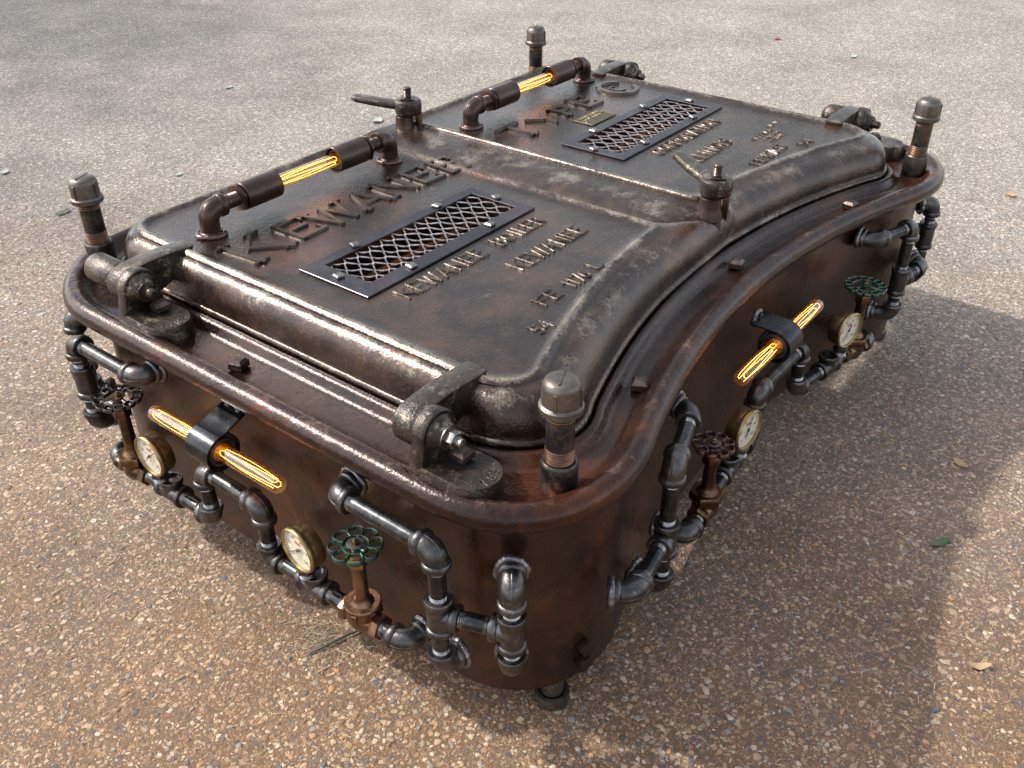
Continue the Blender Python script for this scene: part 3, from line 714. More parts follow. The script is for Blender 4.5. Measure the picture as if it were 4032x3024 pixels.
latch(.068, -.348, math.radians(60), .082, 'latch handle with mossy green edge near the front seam', .165)
latch(.066, .522, math.radians(114), .080, 'latch handle at the far seam', .150)

# ------------------------------------------------------------------ pipe fittings
Rp = .0142
V = Vector
def thr_prof(a, b, r, n): 
    pr = []
    for i in range(n):
        q = a+(b-a)*i/n; s_ = (b-a)/n; pr += [(q, r-.0010), (q+s_*.5, r+.0002)]
    return pr+[(b, r-.0010)]
def nipple(p0, p1, mat='pipe', r=Rp, thread='thread', tl=.010):
    p0, p1 = V(p0), V(p1); d = p1-p0; l = d.length; mb = MB()
    tl = min(tl, l*.42); k = max(2, int(tl/.0022))
    mb.lathe(p0, d, [(tl*.9, r), (l-tl*.9, r)], mat, 20)
    mb.lathe(p0, d, thr_prof(-.004, tl, r, k), thread, 20); mb.lathe(p0, d, thr_prof(l-tl, l+.004, r, k), thread, 20)
    return mb.build('pipe', root, 40)
def band(mb, c, d, mat, r=.0228, ln=.0118, rin=Rp+.0012, ra=.0190):
    """collar at the mouth: d points outward, mouth face at c"""
    mb.lathe(V(c)-V(d).normalized()*ln, d, [(-.002, ra), (0, r-.0012), (.0015, r), (ln-.0015, r), (ln, r-.0012), (ln, rin), (ln-.007, rin-.0006), (ln-.007, .004)], mat, 26)
def weld(c, d, r, parent, mat='weld', seed=0):
    d = V(d).normalized(); u = d.orthogonal().normalized(); w = d.cross(u); mb = MB(); rs = []
    rnd = random.Random(seed); n = 40
    for i in range(n):
        a = 2*PI*i/n; q = u*math.cos(a)+w*math.sin(a)
        rr = r*(1+.05*rnd.random()+.06*math.sin(3*a+seed)); t = .0042+.0022*rnd.random()
        rs.append([V(c)+q*(rr+t*math.cos(b))+d*t*1.1*math.sin(b) for b in [2*PI*j/7 for j in range(7)]])
    rs.append(rs[0]); mb.rings(rs, mat, True, False, False); return mb.build('weld_bead', parent, 60)
def elbow(c, a, b, la=.033, lb=.033, mat='fitting', weldb=False, ra=.0192, welda=False, bandr=.0228, wm='weld', rin=Rp+.0012):
    c, a, b = V(c), V(a).normalized(), V(b).normalized(); mb = MB(); pts = [c+a*(la-.003)]
    q = .026
    n = 10
    for i in range(n+1):
        t = i/n; pts.append(c+a*q*(1-t)**2+b*q*t*t)
    pts.append(c+b*(lb-.003))
    rad = [ra]+[ra*(1+.07*math.sin(PI*i/n)) for i in range(n+1)]+[ra]
    mb.tube(pts, rad, mat, 22)
    band(mb, c+a*la, a, mat, bandr, rin=rin, ra=ra); band(mb, c+b*lb, b, mat, bandr, rin=rin, ra=ra)
    m = c+(a+b)*.004; nrm = a.cross(b)
    if nrm.length > .3:
        nrm.normalize()
        for s_ in (1, -1):
            mb.lathe(c+(a+b)*.006+nrm*s_*ra*.99, nrm*s_, [(-.002, .0034), (.0012, .003), (.0016, 0)], mat, 8)
        # casting seam along the outer bend
        seam = []
        for i in range(n+1):
            t = i/n; p = c+a*q*(1-t)**2+b*q*t*t; tg = (b*2*q*t-a*2*q*(1-t)).normalized(); o = tg.cross(nrm)
            if o.dot(a+b) > 0: o = -o
            seam.append(p+o*(ra*(1+.07*math.sin(PI*t))-.0004))
        mb.tube(seam, .0012, mat, 6)
    e = mb.build('elbow_fitting', root, 45)
    if weldb: weld(c+b*(lb+.002), b, bandr*.98, e, wm, int(abs(c.x*1000+c.y*777+c.z*31)))
    if welda: weld(c+a*(la+.002), a, bandr*.98, e, wm, int(abs(c.x*1000+c.y*777+c.z*31)))
    return e
def tee(c, ax, br, half=.036, bl=.033, mat='fitting', brand=True):
    c, ax, br = V(c), V(ax).normalized(), V(br).normalized(); mb = MB()
    mb.lathe(c-ax*half, ax, [(.008, .0190), (half*.7, .0202), (half*1.3, .0202), (2*half-.008, .0190)], mat, 24)
    band(mb, c+ax*half, ax, mat); band(mb, c-ax*half, -ax, mat)
    mb.lathe(c, br, [(.004, .0200), (.018, .0194), (bl-.008, .0190)], mat, 24); band(mb, c+br*bl, br, mat)
    return mb.build('tee_fitting', root, 45)
def wheel(c, parent, R, lobes, mat, up=V((0, 0, 1)), tag_mat='screw', plate=True):
    c = V(c); mb = MB(); ri = R*.56
    def P(r, a, z=0): return c+V((r*math.cos(a), r*math.sin(a), z))
    big = lobes < 10; ri = R*(.50 if big else .62); hh = .0052 if big else .0042; tw = .0019
    mb.tube([P(ri, 2*PI*i/48, -.001) for i in range(48)], [(tw, hh*.8)]*48, mat, 8, True, flat=(0, 0, 1))
    da = PI/lobes
    rim = []
    for k in range(lobes):
        a0 = 2*PI*k/lobes
        for i in range(10):
            t = -1+2*i/10; rim.append(P(R*(.70 if big else .86)+R*(.30 if big else .14)*math.sqrt(max(0, 1-abs(t)**2.6)), a0+da*t, -.001))
        if big: mb.tube([P(ri, a0+da*.96, -.001), P(R*.72, a0+da, -.001)], [(tw*1.3, hh*.8)]*2, mat, 8, flat=(0, 0, 1))
        else: mb.tube([P(ri, a0+da, -.001), P(R*.9, a0+da, -.001)], [(tw*1.2, hh*.8)]*2, mat, 8, flat=(0, 0, 1))
    mb.tube(rim, [(tw, hh)]*len(rim), mat, 8, True, flat=(0, 0, 1))
    for k in range(3):
        a = .5+2*PI*k/3; mb.tube([P(.006, a, .002), P(ri*.6, a, .001), P(ri, a, 0)], [(.0042, .0028), (.0034, .0026), (.0046, .0034)], mat, 8, flat=(0, 0, 1))
    mb.lathe(c, (0, 0, 1), [(-.008, .0085), (.000, .010), (.004, .0125), (.0045, .0125), (.0048, 0)], mat, 20)
    w = mb.build('handwheel', parent, 50)
    mb = MB()
    if plate: mb.lathe(c, (0, 0, 1), [(.0046, .0145), (.0054, .0145), (.0056, .0135), (.0056, 0)], tag_mat, 24)
    mb.hexn(c+V((0, 0, .0052)), (0, 0, 1), .0066, .0055, 'oldbronze'); mb.lathe(c, (0, 0, 1), [(.010, .0035), (.0135, .0033), (.014, 0)], 'screw', 12)
    mb.build('wheel_nut', w, 35); return w
def valve(c, ax, wr, lobes, wmat, mat, zwheel, hexnut=True, label=None, tag_mat='screw', brassh=.0):
    """globe valve: c body centre, ax flow axis, zwheel height of wheel (absolute)"""
    c, ax = V(c), V(ax).normalized(); mb = MB()
    mb.lathe(c, ax, [(-.040, .0155), (-.030, .0175), (-.017, .0225), (0, .0265), (.017, .0225), (.030, .0175), (.040, .0155)], mat, 26)
    for s_ in (1, -1): mb.hexn(c+ax*s_*.028, ax*s_, .0235, .017, mat, 6, .1, .3)
    mb.lathe(c, (0, 0, 1), [(-.0275, .0), (-.026, .010), (-.018, .020), (0, .0262), (.018, .0255), (.026, .0258)], mat, 28)
    v = mb.build('globe_valve', root, 45, label=label); z0 = .022
    mb = MB()
    if hexnut:
        mb.hexn(c+V((0, 0, z0)), (0, 0, 1), .0345, .0185, mat, 6, .14, .4); z1 = z0+.0185
    else:
        mb.lathe(c, (0, 0, 1), [(z0-.012, .0255), (z0-.010, .0300), (z0+.006, .0305), (z0+.010, .0320), (z0+.0135, .0318), (z0+.0155, .030), (z0+.0155, .022)], mat, 30)
        for k in range(6):
            a = .3+k*PI/3; mb.box(c+V((.0300*math.cos(a), .0300*math.sin(a), z0-.001)), .006, .010, .020, mat, a, .0015)
        z1 = z0+.015
    H = zwheel-c.z
    mb.lathe(c, (0, 0, 1), [(z1-.004, .0215), (z1, .0210), (z1+.004, .0170), (z1+.010, .0140), (z1+.016, .0128), (H-.046, .0122), (H-.044, .0135), (H-.040, .0135)], mat, 24)
    mb.build('bonnet', v, 40)
    mb = MB(); mb.hexn(c+V((0, 0, H-.041)), (0, 0, 1), .0185, .020, mat if mat != 'bronze' else 'brass', 6, .12, .5)
    mb.lathe(c, (0, 0, 1), [(H-.022, .0125), (H-.014, .0105), (H-.013, .0055), (H, .0052)], mat, 16); mb.build('packing_nut', v, 35)
    wheel(c+V((0, 0, H)), v, wr, lobes, wmat, tag_mat=tag_mat)
    return v
def gauge(c, n, R, stem_to, label, needle=210, dirty=1.):
    """c face centre, n outward normal (horizontal), stem_to z of the tee mouth"""
    c = V(c); n = V((n[0], n[1], 0)).normalized(); r = V((-n.y, n.x, 0)); up = V((0, 0, 1)); mb = MB(); D = .034
    mb.lathe(c-n*D, n, [(0, R*.5), (0, R*.90), (.002, R*.935), (D*.62, R*.935), (D*.64, R*.96), (D*.72, R*.97)], 'brass', 44)
    g = mb.build('pressure_gauge', root, 40, label=label)
    mb = MB(); mb.lathe(c-n*D, n, [(D*.70, R*.94), (D*.71, R*.985), (D*.78, R), (D*.90, R), (D*.97, R*.975), (D, R*.94), (D*.985, R*.90), (D*.86, R*.885), (D*.80, R*.88)], 'brass', 48)
    mb.build('bezel', g, 40)
    T = Matrix(((r.x, up.x, n.x, 0), (r.y, up.y, n.y, 0), (r.z, up.z, n.z, 0), (0, 0, 0, 1))); T = Matrix.Translation(c-n*.0062) @ T
    mb = MB(); mb.rings([[T @ V((R*.89*k*math.cos(a), R*.89*k*math.sin(a), 0)) for a in [2*PI*j/40 for j in range(40)]] for k in (1., .5, .02)], 'dial', True, False, True)
    d = mb.build('dial', g, 40)
    mb = MB()
    for i in range(51):
        a = math.radians(225-270*i/50); l = .10 if i % 5 == 0 else .05
        stroke(mb, [((.80-l)*R*math.cos(a), (.80-l)*R*math.sin(a)), (.80*R*math.cos(a), .80*R*math.sin(a))], .0006 if i % 5 else .0010, .0002, T, 'ink')
    stroke(mb, [(.80*R*math.cos(math.radians(225-270*i/40)), .80*R*math.sin(math.radians(225-270*i/40))) for i in range(41)], .0004, .0002, T, 'ink')
    for i, s_ in enumerate(('0', '20', '40', '60', '80', '100')):
        a = math.radians(225-270*i/5); h = .0056; wd = textwidth(s_, h)
        text(mb, s_, T @ Matrix.Translation((.57*R*math.cos(a)-wd/2, .57*R*math.sin(a)-h/2, 0)), h, .0010, .0002, 'ink', rnd=False)
    for k, (x, y) in enumerate(((-.2, -.30), (-.16, -.40), (-.1, -.5))): stroke(mb, [(x*R, y*R), (-x*R, y*R)], .0009, .0002, T, 'ink')
    stroke(mb, [(-.10*R, .32*R), (.10*R, .32*R)], .007, .0002, T, 'redink')
    mb.build('dial_markings', d, 30)
    mb = MB(); a = math.radians(needle); T2 = T @ Matrix.Translation((0, 0, .0022))
    stroke(mb, [(-.28*R*math.cos(a), -.28*R*math.sin(a)), (0, 0)], .0042, .0006, T2, 'ink'); stroke(mb, [(0, 0), (.42*R*math.cos(a), .42*R*math.sin(a)), (.70*R*math.cos(a), .70*R*math.sin(a))], .0017, .0006, T2, 'ink')
    mb.lathe(T2 @ V((0, 0, 0)), n, [(-.001, .0035), (.0018, .003), (.002, 0)], 'ink', 12); mb.build('needle', g, 30)
    mb = MB(); mb.rings([[c-n*.0022+(r*math.cos(a)+up*math.sin(a))*R*.885*k for a in [2*PI*j/40 for j in range(40)]] for k in (1., .5, .02)], 'clearglass', True, False, True); mb.build('dial_glass', g, 40)
    b = c-n*D*.45; top = b.z-R*.9; bx, by = b.x, b.y
    mb = MB(); h = top-stem_to
    mb.lathe((bx, by, stem_to), (0, 0, 1), thr_prof(-.003, .010, .0135, 5), 'thread', 20)
    mb.hexn((bx, by, stem_to+.009), (0, 0, 1), .0175, .011, 'fitting', 6, .12, .2)
    mb.lathe((bx, by, stem_to), (0, 0, 1), [(.019, .0065), (h+.006, .0065)], 'brass', 14)
    mb.box((bx, by, stem_to+.020+max(.002, (h-.02)/2)), .012, .012, max(.004, h-.016), 'brass', .4, .001)
    mb.build('gauge_stem', g, 35)
    return g

# ---------------- left end run
X = -.945; IN = (1, 0, 0); UP = (0, 0, 1); DN = (0, 0, -1); YP = (0, 1, 0); YM = (0, -1, 0)
zu = -.160
elbow((X, -.243, zu), YM, IN, weldb=True, lb=.036); nipple((X, -.276, zu), (X, -.417, zu))
elbow((X, -.450, zu), YP, DN); nipple((X, -.450, zu-.033), (X, -.450, -.258))
br = V((.353, -.936, 0)); tee((X, -.450, -.294), UP, br); nipple((X, -.450, -.330), (X, -.450, -.374)); elbow((X, -.450, -.407), UP, (.94, -.2, 0), weldb=True, lb=.034)
t2 = V((-.904, -.559, -.294)); c1 = V((X, -.450, -.294)); bb = (t2-c1).normalized(); nipple(c1+bb*.033, t2-bb*.033)
tee(t2, UP, -bb); inw = V((.78, .62, 0))
elbow((t2.x, t2.y, -.202), DN, inw, weldb=True, la=.040, lb=.034); nipple((t2.x, t2.y, -.242), (t2.x, t2.y, -.258)); nipple((t2.x, t2.y, -.330), (t2.x, t2.y, -.346)); elbow((t2.x, t2.y, -.379), UP, inw, weldb=True, lb=.034)
zl = -.415
elbow((X, -.372, zl), YP, IN, weldb=True, lb=.038); nipple((X, -.339, zl), (X, -.318, zl))
valve((X, -.274, zl), YP, .0435, 8, 'greenwheel', 'bronze', -.252, False, 'bronze globe valve with large scalloped green handwheel')
nipple((X, -.230, zl), (X, -.193, zl)); tee((X, -.157, zl), YP, UP); nipple((X, -.121, zl), (X, -.070, zl))
elbow((X, -.037, zl), YM, UP); nipple((X, -.037, zl+.033), (X, -.037, -.295-.033)); elbow((X, -.037, -.295), DN, YP, la=.036, lb=.036)
nipple((X, -.001, -.295), (X, .095, -.295)); elbow((X, .128, -.295), YM, DN); nipple((X, .128, -.328), (X, .128, zl+.037)); elbow((X, .128, zl+.004), UP, YP)
zl2 = -.408
nipple((X, .161, zl2), (X, .215, zl2)); tee((X, .251, zl2), YP, UP); nipple((X, .287, zl2), (X, .330, zl2))
valve((X, .372, zl2), YP, .045, 12, 'blackwheel', 'oldbronze', -.236, True, 'aged bronze globe valve with black handwheel at the left corner', 'oldbronze')
elbow((X, .447, zl2), YM, IN, weldb=True, lb=.038)
gauge((-.972, -.150, -.318), (-.99, .10), .044, zl+.033, 'brass pressure gauge beside the green handwheel at the near end', 215)
gauge((-.974, .262, -.312), (-1., .02), .044, zl2+.033, 'brass pressure gauge below the left lamp', 40)
elbow((X, .275, -.152), YP, IN, weldb=True, lb=.038); nipple((X, .308, -.152), (X, .452, -.152)); elbow((X, .485, -.152), YM, DN)
nipple((X, .485, -.185), (X, .485, -.205)); brA = V((.45, .89, 0)).normalized(); tee((X, .485, -.241), UP, brA); nipple((X, .485, -.277), (X, .485, -.312)); elbow((X, .485, -.345), UP, IN, weldb=True, lb=.038)
tA = V((-.893, .578, -.241)); cA = V((X, .485, -.241)); ba = (tA-cA).normalized(); nipple(cA+ba*.033, tA-ba*.033); tee(tA, UP, -ba); inA = V((.7, -.7, 0))
elbow((tA.x, tA.y, -.150), DN, inA, weldb=True, lb=.034); nipple((tA.x, tA.y, -.183), (tA.x, tA.y, -.205)); nipple((tA.x, tA.y, -.277), (tA.x, tA.y, -.300)); elbow((tA.x, tA.y, -.333), UP, inA, weldb=True, lb=.034)

# ---------------- near side run (follows the concave curve)
IY = (0, 1, 0)
cl = V((-.563, -.628, 0)); wl = V((-.425, -.584, 0)); d = (wl-cl).normalized()
elbow((wl.x, wl.y, -.152), -d, (.15, 1, 0), weldb=True, lb=.034); nipple(V((wl.x, wl.y, -.152))-d*.033, V((cl.x, cl.y, -.157))+d*.033); elbow((cl.x, cl.y, -.157), d, DN)
nipple((cl.x, cl.y, -.190), (cl.x, cl.y, -.279)); eb = V((-.706, -.655, -.315)); b1 = (eb-V((cl.x, cl.y, -.315))).normalized()
tee((cl.x, cl.y, -.315), UP, b1); nipple((cl.x, cl.y, -.351), (cl.x, cl.y, -.396)); elbow((cl.x, cl.y, -.429), UP, IY, weldb=True, lb=.05)
nipple(V((cl.x, cl.y, -.315))+b1*.033, eb-b1*.033); elbow(eb, -b1, (-.55, .83, 0), weldb=True, lb=.036)
zn = -.412
def nr(x): return -.566-.27*x*x
def tang(x): return V((1, -.54*x, 0)).normalized()
elbow((-.440, -.612, zn), (.98, .12, 0), IY, weldb=True, lb=.060); nipple((-.408, -.608, zn), (-.388, -.605, zn))
valve((-.345, -.599, zn), (.98, .13, 0), .0385, 9, 'brownwheel', 'oldbronze', -.262, True, 'aged bronze globe valve with brown handwheel', 'brownwheel')
nipple((-.301, -.594, zn), (-.246, -.584, zn)); tee((-.210, -.578, zn), tang(-.21), UP); nipple((-.175, -.573, zn), (-.123, -.570, zn))
elbow((-.090, -.568, zn), (-1, -.05, 0), UP); nipple((-.090, -.568, zn+.033), (-.090, -.568, -.329)); elbow((-.090, -.568, -.296), DN, (1, 0, 0), la=.034, lb=.034)
nipple((-.056, -.568, -.296), (.101, -.569, -.296)); elbow((.134, -.569, -.296), (-1, 0, 0), DN); nipple((.134, -.569, -.329), (.138, -.569, -.379)); elbow((.138, -.569, zn), UP, tang(.2))
nipple((.170, -.572, zn), (.244, -.583, zn)); tee((.279, -.587, zn), tang(.28), UP); nipple((.315, -.592, zn), (.350, -.597, zn))
valve((.392, -.604, zn), tang(.39), .0465, 14, 'greenwheel', 'oldbronze', -.240, True, 'aged bronze globe valve with flat green handwheel on the long side', 'greenwheel')
elbow((.466, -.622, zn), (-.98, .19, 0), IY, weldb=True, lb=.060)
gauge((-.196, -.608, -.314), (-.12, -.99), .0445, zn+.033, 'brass pressure gauge beside the brown handwheel', 70)
gauge((.296, -.620, -.312), (-.22, -.975), .0445, zn+.033, 'brass pressure gauge below the flat green handwheel', 235)
cr = V((.606, -.622, 0)); wr_ = V((.462, -.584, 0)); d = (cr-wr_).normalized()
elbow((wr_.x, wr_.y, -.157), d, (-.1, 1, 0), weldb=True, lb=.036); nipple(V((wr_.x, wr_.y, -.157))+d*.033, V((cr.x, cr.y, -.160))-d*.033); elbow((cr.x, cr.y, -.160), -d, DN)
nipple((cr.x, cr.y, -.193), (cr.x, cr.y, -.274)); er = V((.705, -.648, -.300)); b2 = (er-V((cr.x, cr.y, -.308))).normalized()
tee((cr.x, cr.y, -.308), UP, b2, ); nipple((cr.x, cr.y, -.344), (cr.x, cr.y, -.374)); elbow((cr.x, cr.y, -.407), UP, (-.15, 1, 0), weldb=True, lb=.05)
nipple(V((cr.x, cr.y, -.308))+b2*.033, er-b2*.033); elbow(er, -b2, (.4, .9, 0), weldb=True, lb=.036)
c3 = V((.868, -.600, 0)); inr = V((-.6, .8, 0))
elbow((c3.x, c3.y, -.195), DN, inr, weldb=True, lb=.034); nipple((c3.x, c3.y, -.228), (c3.x, c3.y, -.250)); tee((c3.x, c3.y, -.286), UP, (.35, .94, 0)); nipple((c3.x, c3.y, -.322), (c3.x, c3.y, -.380)); elbow((c3.x, c3.y, -.413), UP, inr, weldb=True, lb=.034)
nipple(c3+V((.0115, .031, -.286)), c3+V((.035, .09, -.286))); c4 = V((.915, -.475, 0)); tee(c4+V((0, 0, -.286)), UP, (-.35, -.94, 0)); nipple((c4.x, c4.y, -.250), (c4.x, c4.y, -.228)); elbow((c4.x, c4.y, -.195), DN, (-1, 0, 0), weldb=True)

# ------------------------------------------------------------------ tubular bulbs
def bulb(p0, p1, r, seed, name='tube_bulb', power=.016, dome=True, label=None):
    """glass from p0 (socket end) to p1 (tip)"""
    p0, p1 = V(p0), V(p1); d = (p1-p0); l = d.length; d.normalize(); mb = MB()
    pr = [(0, r), (l-r*.9, r)]+[(l-r*.9+r*.9*math.sin(PI/2*i/8), r*math.cos(PI/2*i/8)) for i in range(1, 9)] if dome else [(0, r*.96), (l, r*.96)]
    mb.lathe(p0, d, pr, 'glass', 28); b = mb.build(name, root, 60, label=label)
    u = d.orthogonal().normalized(); w = d.cross(u); mb = MB(); rnd = random.Random(seed)
    a0, a1 = .02, (l-r*1.1 if dome else l-.01)
    # long hairpin loops of filament
    k = 5; prev = None
    for i in range(k):
        a = 2*PI*i/k+.4; q = (u*math.cos(a)+w*math.sin(a))*r*.50; q2 = (u*math.cos(a+.5)+w*math.sin(a+.5))*r*.56
        ln = [p0+d*(a0+(a1-a0)*t)+q.lerp(q2, t)*(1+.35*math.sin(PI*t)) for t in [j/8 for j in range(9)]]
        if i % 2: ln.reverse()
        mb.tube(ln, .00028, 'filament', 5)
        if prev is not None: mb.tube([prev, (prev+ln[0])/2+d*(.004 if i % 2 else -.004), ln[0]], .00028, 'filament', 5)
        prev = ln[-1]
    mb.build('filament', b, 60)
    mb = MB(); mb.tube([p0, p0+d*(l*.45), p0+d*(a1)], .0009, 'clearglass', 6); mb.lathe(p0, d, [(-.004, r*.5), (.012, r*.32), (.016, 0)], 'socket', 14); mb.build('glass_stem', b, 50)
    return b
def sleeve(x0, x1, y, z, mouth, tag=''):
    """brown coupling around a bulb end; mouth=+1 if open towards +x"""
    mb = MB(); R = .0285; a, b = (x0, x1) if mouth > 0 else (x1, x0); dd = (1, 0, 0) if mouth > 0 else (-1, 0, 0); l = abs(x1-x0)
    mb.lathe((a, y, z), dd, [(0, .012), (0, .0265), (.002, R), (l-.001, R), (l, R-.001), (l, R-.0035), (l-.045, R-.0045), (l-.046, .006)], 'brownpipe', 32)
    s_ = mb.build('bulb_sleeve', root, 40)
    mb = MB(); mb.lathe((b, y, z), dd, [(-.030, .0165), (-.006, .0175), (-.006, .0215), (-.030, .0215)], 'socket', 24); mb.build('socket_ring', s_, 40)
    mb = MB(); e = V(dd)*-1; mb.lathe((a, y, z), e, thr_prof(-.001, .006, .0200, 3), 'brownpipe', 22); mb.hexn(V((a, y, z))+e*.004, e, .0300, .008, 'brownpipe', 6, .1, .1); mb.lathe((a, y, z), e, thr_prof(.010, .028, .0150, 6), 'brownpipe', 22); mb.build('hex_bushing', s_, 35)
def lamp_bar(x0, x1, z, label, seed):
    y = .385; mir = 1
    for s_, xe, xa, xb in ((1, x0, x0+.086, x0+.176), (-1, x1, x1-.176, x1-.086)):
        c = V((xe+s_*.002, y, z))
        e = elbow(c, (s_, 0, 0), DN, la=.038, lb=z+.004, mat='brownpipe', ra=.0200, weldb=False, bandr=.0235, rin=.0155)
        w = weld((c.x, c.y, .003), UP, .0255, e, 'weldbrown', seed+int(xe*50))
        sleeve(xa, xb, y, z, s_)
        nipple((c.x+s_*.036, y, z), (c.x+s_*.060, y, z), 'brownpipe', .0150, 'brownpipe')
    a, b = x0+.176, x1-.176
    bulb((a-.03, y, z), (b+.012, y, z), .0150, seed, dome=False, power=.02, label=label)
lamp_bar(-.664, -.147, .053, 'clear glowing tube bulb over the left door', 3)
lamp_bar(.147, .664, .050, 'clear glowing tube bulb over the right door', 5)

def side_lamp(c, ax, out, tips, label, seed, tail=.05):
    """strap loop hanging under the rim, holding two bulbs along ax"""
    c, ax, out = V(c), V(ax).normalized(), V(out).normalized(); R = .0335; w = .031; mb = MB(); sec = []
    anchor = -out*.056+V((0, 0, tail))
    top = V((0, 0, R))-out*.006; pts = [anchor+(top-anchor)*k_ for k_ in (0., .33, .66)]
    for i in range(0, 27):
        a = math.radians(98-316*i/26); pts.append(out*R*math.cos(a)+V((0, 0, R*math.sin(a))))
    pts = [c+q for q in pts]
    rs = []
    for i, q in enumerate(pts):
        t = (pts[min(i+1, len(pts)-1)]-pts[max(i-1, 0)]).normalized(); n = t.cross(ax).normalized()
        rs.append([q+ax*w+n*.0016, q+ax*w-n*.0016, q-ax*w-n*.0016, q-ax*w+n*.0016])
    mb.rings(rs, 'strap'); s_ = mb.build('lamp_strap', root, 35, label='black steel strap of the '+label)
    mb = MB()
    for s2 in (1, -1):
        mb.lathe(c, ax*s2, [(0, .0285), (w-.004, .0285), (w-.001, .0265), (w-.001, .0215), (w-.006, .0205), (w-.006, .0175), (w-.022, .0170), (w-.022, .004)], 'socket', 28)
    mb.build('bulb_socket', s_, 40)
    mb = MB(); mb.lathe(c, ax, [(w-.0065, .0172), (w-.004, .0185), (w-.0035, .0172)], 'brass', 24); mb.lathe(c, -ax, [(w-.0065, .0172), (w-.004, .0185), (w-.0035, .0172)], 'brass', 24); mb.build('socket_liner', s_, 40)
    weld(c+anchor, out, .014, s_, 'weld', seed)
    for k, s2 in enumerate((1, -1)):
        bulb(c+ax*s2*(w-.020), c+ax*s2*tips[k], .0152, seed+k, power=.016, label=('first' if k == 0 else 'second')+' glowing tube bulb of the '+label)
side_lamp((-.957, .058, -.200), (0, 1, 0), (-1, 0, 0), (.176, .184), 'left end lamp', 11)
side_lamp((-.055, -.585, -.182), (1, 0, 0), (0, -1, 0), (.195, .185), 'long side lamp', 21, .034)

# ------------------------------------------------------------------ ground
mb = MB(); n = 8; Lg = 60
vs = [(-Lg+2*Lg*i/n, -Lg+2*Lg*j/n, 0) for j in range(n+1) for i in range(n+1)]
fs = [(j*(n+1)+i, j*(n+1)+i+1, (j+1)*(n+1)+i+1, (j+1)*(n+1)+i) for j in range(n) for i in range(n)]
mb.add(vs, fs, 'ground'); g = mb.build('ground', None, 0, dz=0); g['kind'] = 'structure'
# gravel stones bedded in the surface near the camera
rnd = random.Random(4); mb = MB()
def pebble(x, y, r, flat, mat):
    n = rnd.choice((5, 6, 7)); a0 = rnd.random()*6; el = rnd.uniform(.55, 1.); ro = rnd.random()*PI; h = r*flat
    def ring(k, z):
        o = []
        for j in range(n):
            a = a0+2*PI*j/n+jit[j][0]; rr = r*k*jit[j][1]; px, py = rr*math.cos(a), rr*el*math.sin(a)
            o.append(V((x+px*math.cos(ro)-py*math.sin(ro), y+px*math.sin(ro)+py*math.cos(ro), z)))
        return o
    jit = [(rnd.uniform(-.25, .25), rnd.uniform(.75, 1.15)) for _ in range(n)]
    mb.rings([ring(1., -.001), ring(.96, h*.55), ring(.62, h)], mat, True, False, True)
cam0 = V((-1.688, -1.166)); fx = V((.791, .611)); count = 0
while count < 24000:
    dist = .3+3.4*rnd.random()**1.15; az = rnd.uniform(-.62, .62)
    dirv = V((math.sin(math.radians(52.3)+az), math.cos(math.radians(52.3)+az)))
    p = cam0+dirv*dist*1.0 + V((rnd.uniform(-.25, .25), rnd.uniform(-.25, .25)))
    if abs(p.x) < .7 and abs(p.y) < .35: continue
    r = .0021+.0046*rnd.random()**2.3
    if rnd.random() < .02: r *= 1.5
    pebble(p.x, p.y, r, rnd.uniform(.14, .36), GRAV[rnd.choices(range(6), (8, 26, 32, 8, 18, 8))[0]])
    count += 1
go = mb.build('gravel', None, 30, dz=0); go['kind'] = 'stuff'; go['label'] = 'small stones bedded in the drive surface'; go['category'] = 'gravel'

# straw litter
mb = MB()
for k in range(420):
    dist = .3+3.*rnd.random(); az = rnd.uniform(-.6, .6); dirv = V((math.sin(.913+az), math.cos(.913+az))); p = cam0+dirv*dist
    a = rnd.random()*PI; l = rnd.uniform(.003, .009); q = V((math.cos(a), math.sin(a)))*l; w = rnd.uniform(.0004, .0009)
    mb.tube([(p.x-q.x, p.y-q.y, .0016), (p.x, p.y, .0026), (p.x+q.x, p.y+q.y, .0018)], w, 'straw', 4)
for k in range(120):   # dusty tuft below the bronze valve
    p = V((-.935+rnd.gauss(0, .022), -.125+rnd.gauss(0, .026))); a = rnd.gauss(-.6, .6); l = rnd.uniform(.006, .02); q = V((math.cos(a), math.sin(a)))*l
    mb.tube([(p.x-q.x, p.y-q.y, .0015), (p.x, p.y, rnd.uniform(.002, .005)), (p.x+q.x, p.y+q.y, .0018)], .0004, 'straw' if rnd.random() < .25 else GRAV[4], 4)
so = mb.build('straw_litter', None, 30, dz=0); so['kind'] = 'stuff'; so['label'] = 'dry straw bits scattered over the drive'; so['category'] = 'litter'
def tagtop(o, label, cat): o['label'] = label; o['category'] = cat
def straw(x, y, a, l, label):
    mb = MB(); q = V((math.cos(a), math.sin(a)))*l/2; mb.tube([(x-q.x, y-q.y, .002), (x, y, .004), (x+q.x, y+q.y, .0025)], [.0007, .0011, .0006], 'straw', 5)
    tagtop(mb.build('straw', None, 30, dz=0), label, 'straw')
straw(-.982, -.188, -.3, .030, 'pale straw lying in front of the bronze valve'); straw(-1.148, .001, -.3, .030, 'pale straw on the brown gravel left of the near end')
straw(-1.173, .373, .1, .024, 'straw blade alone on the gravel at the left, below the left corner pipes')
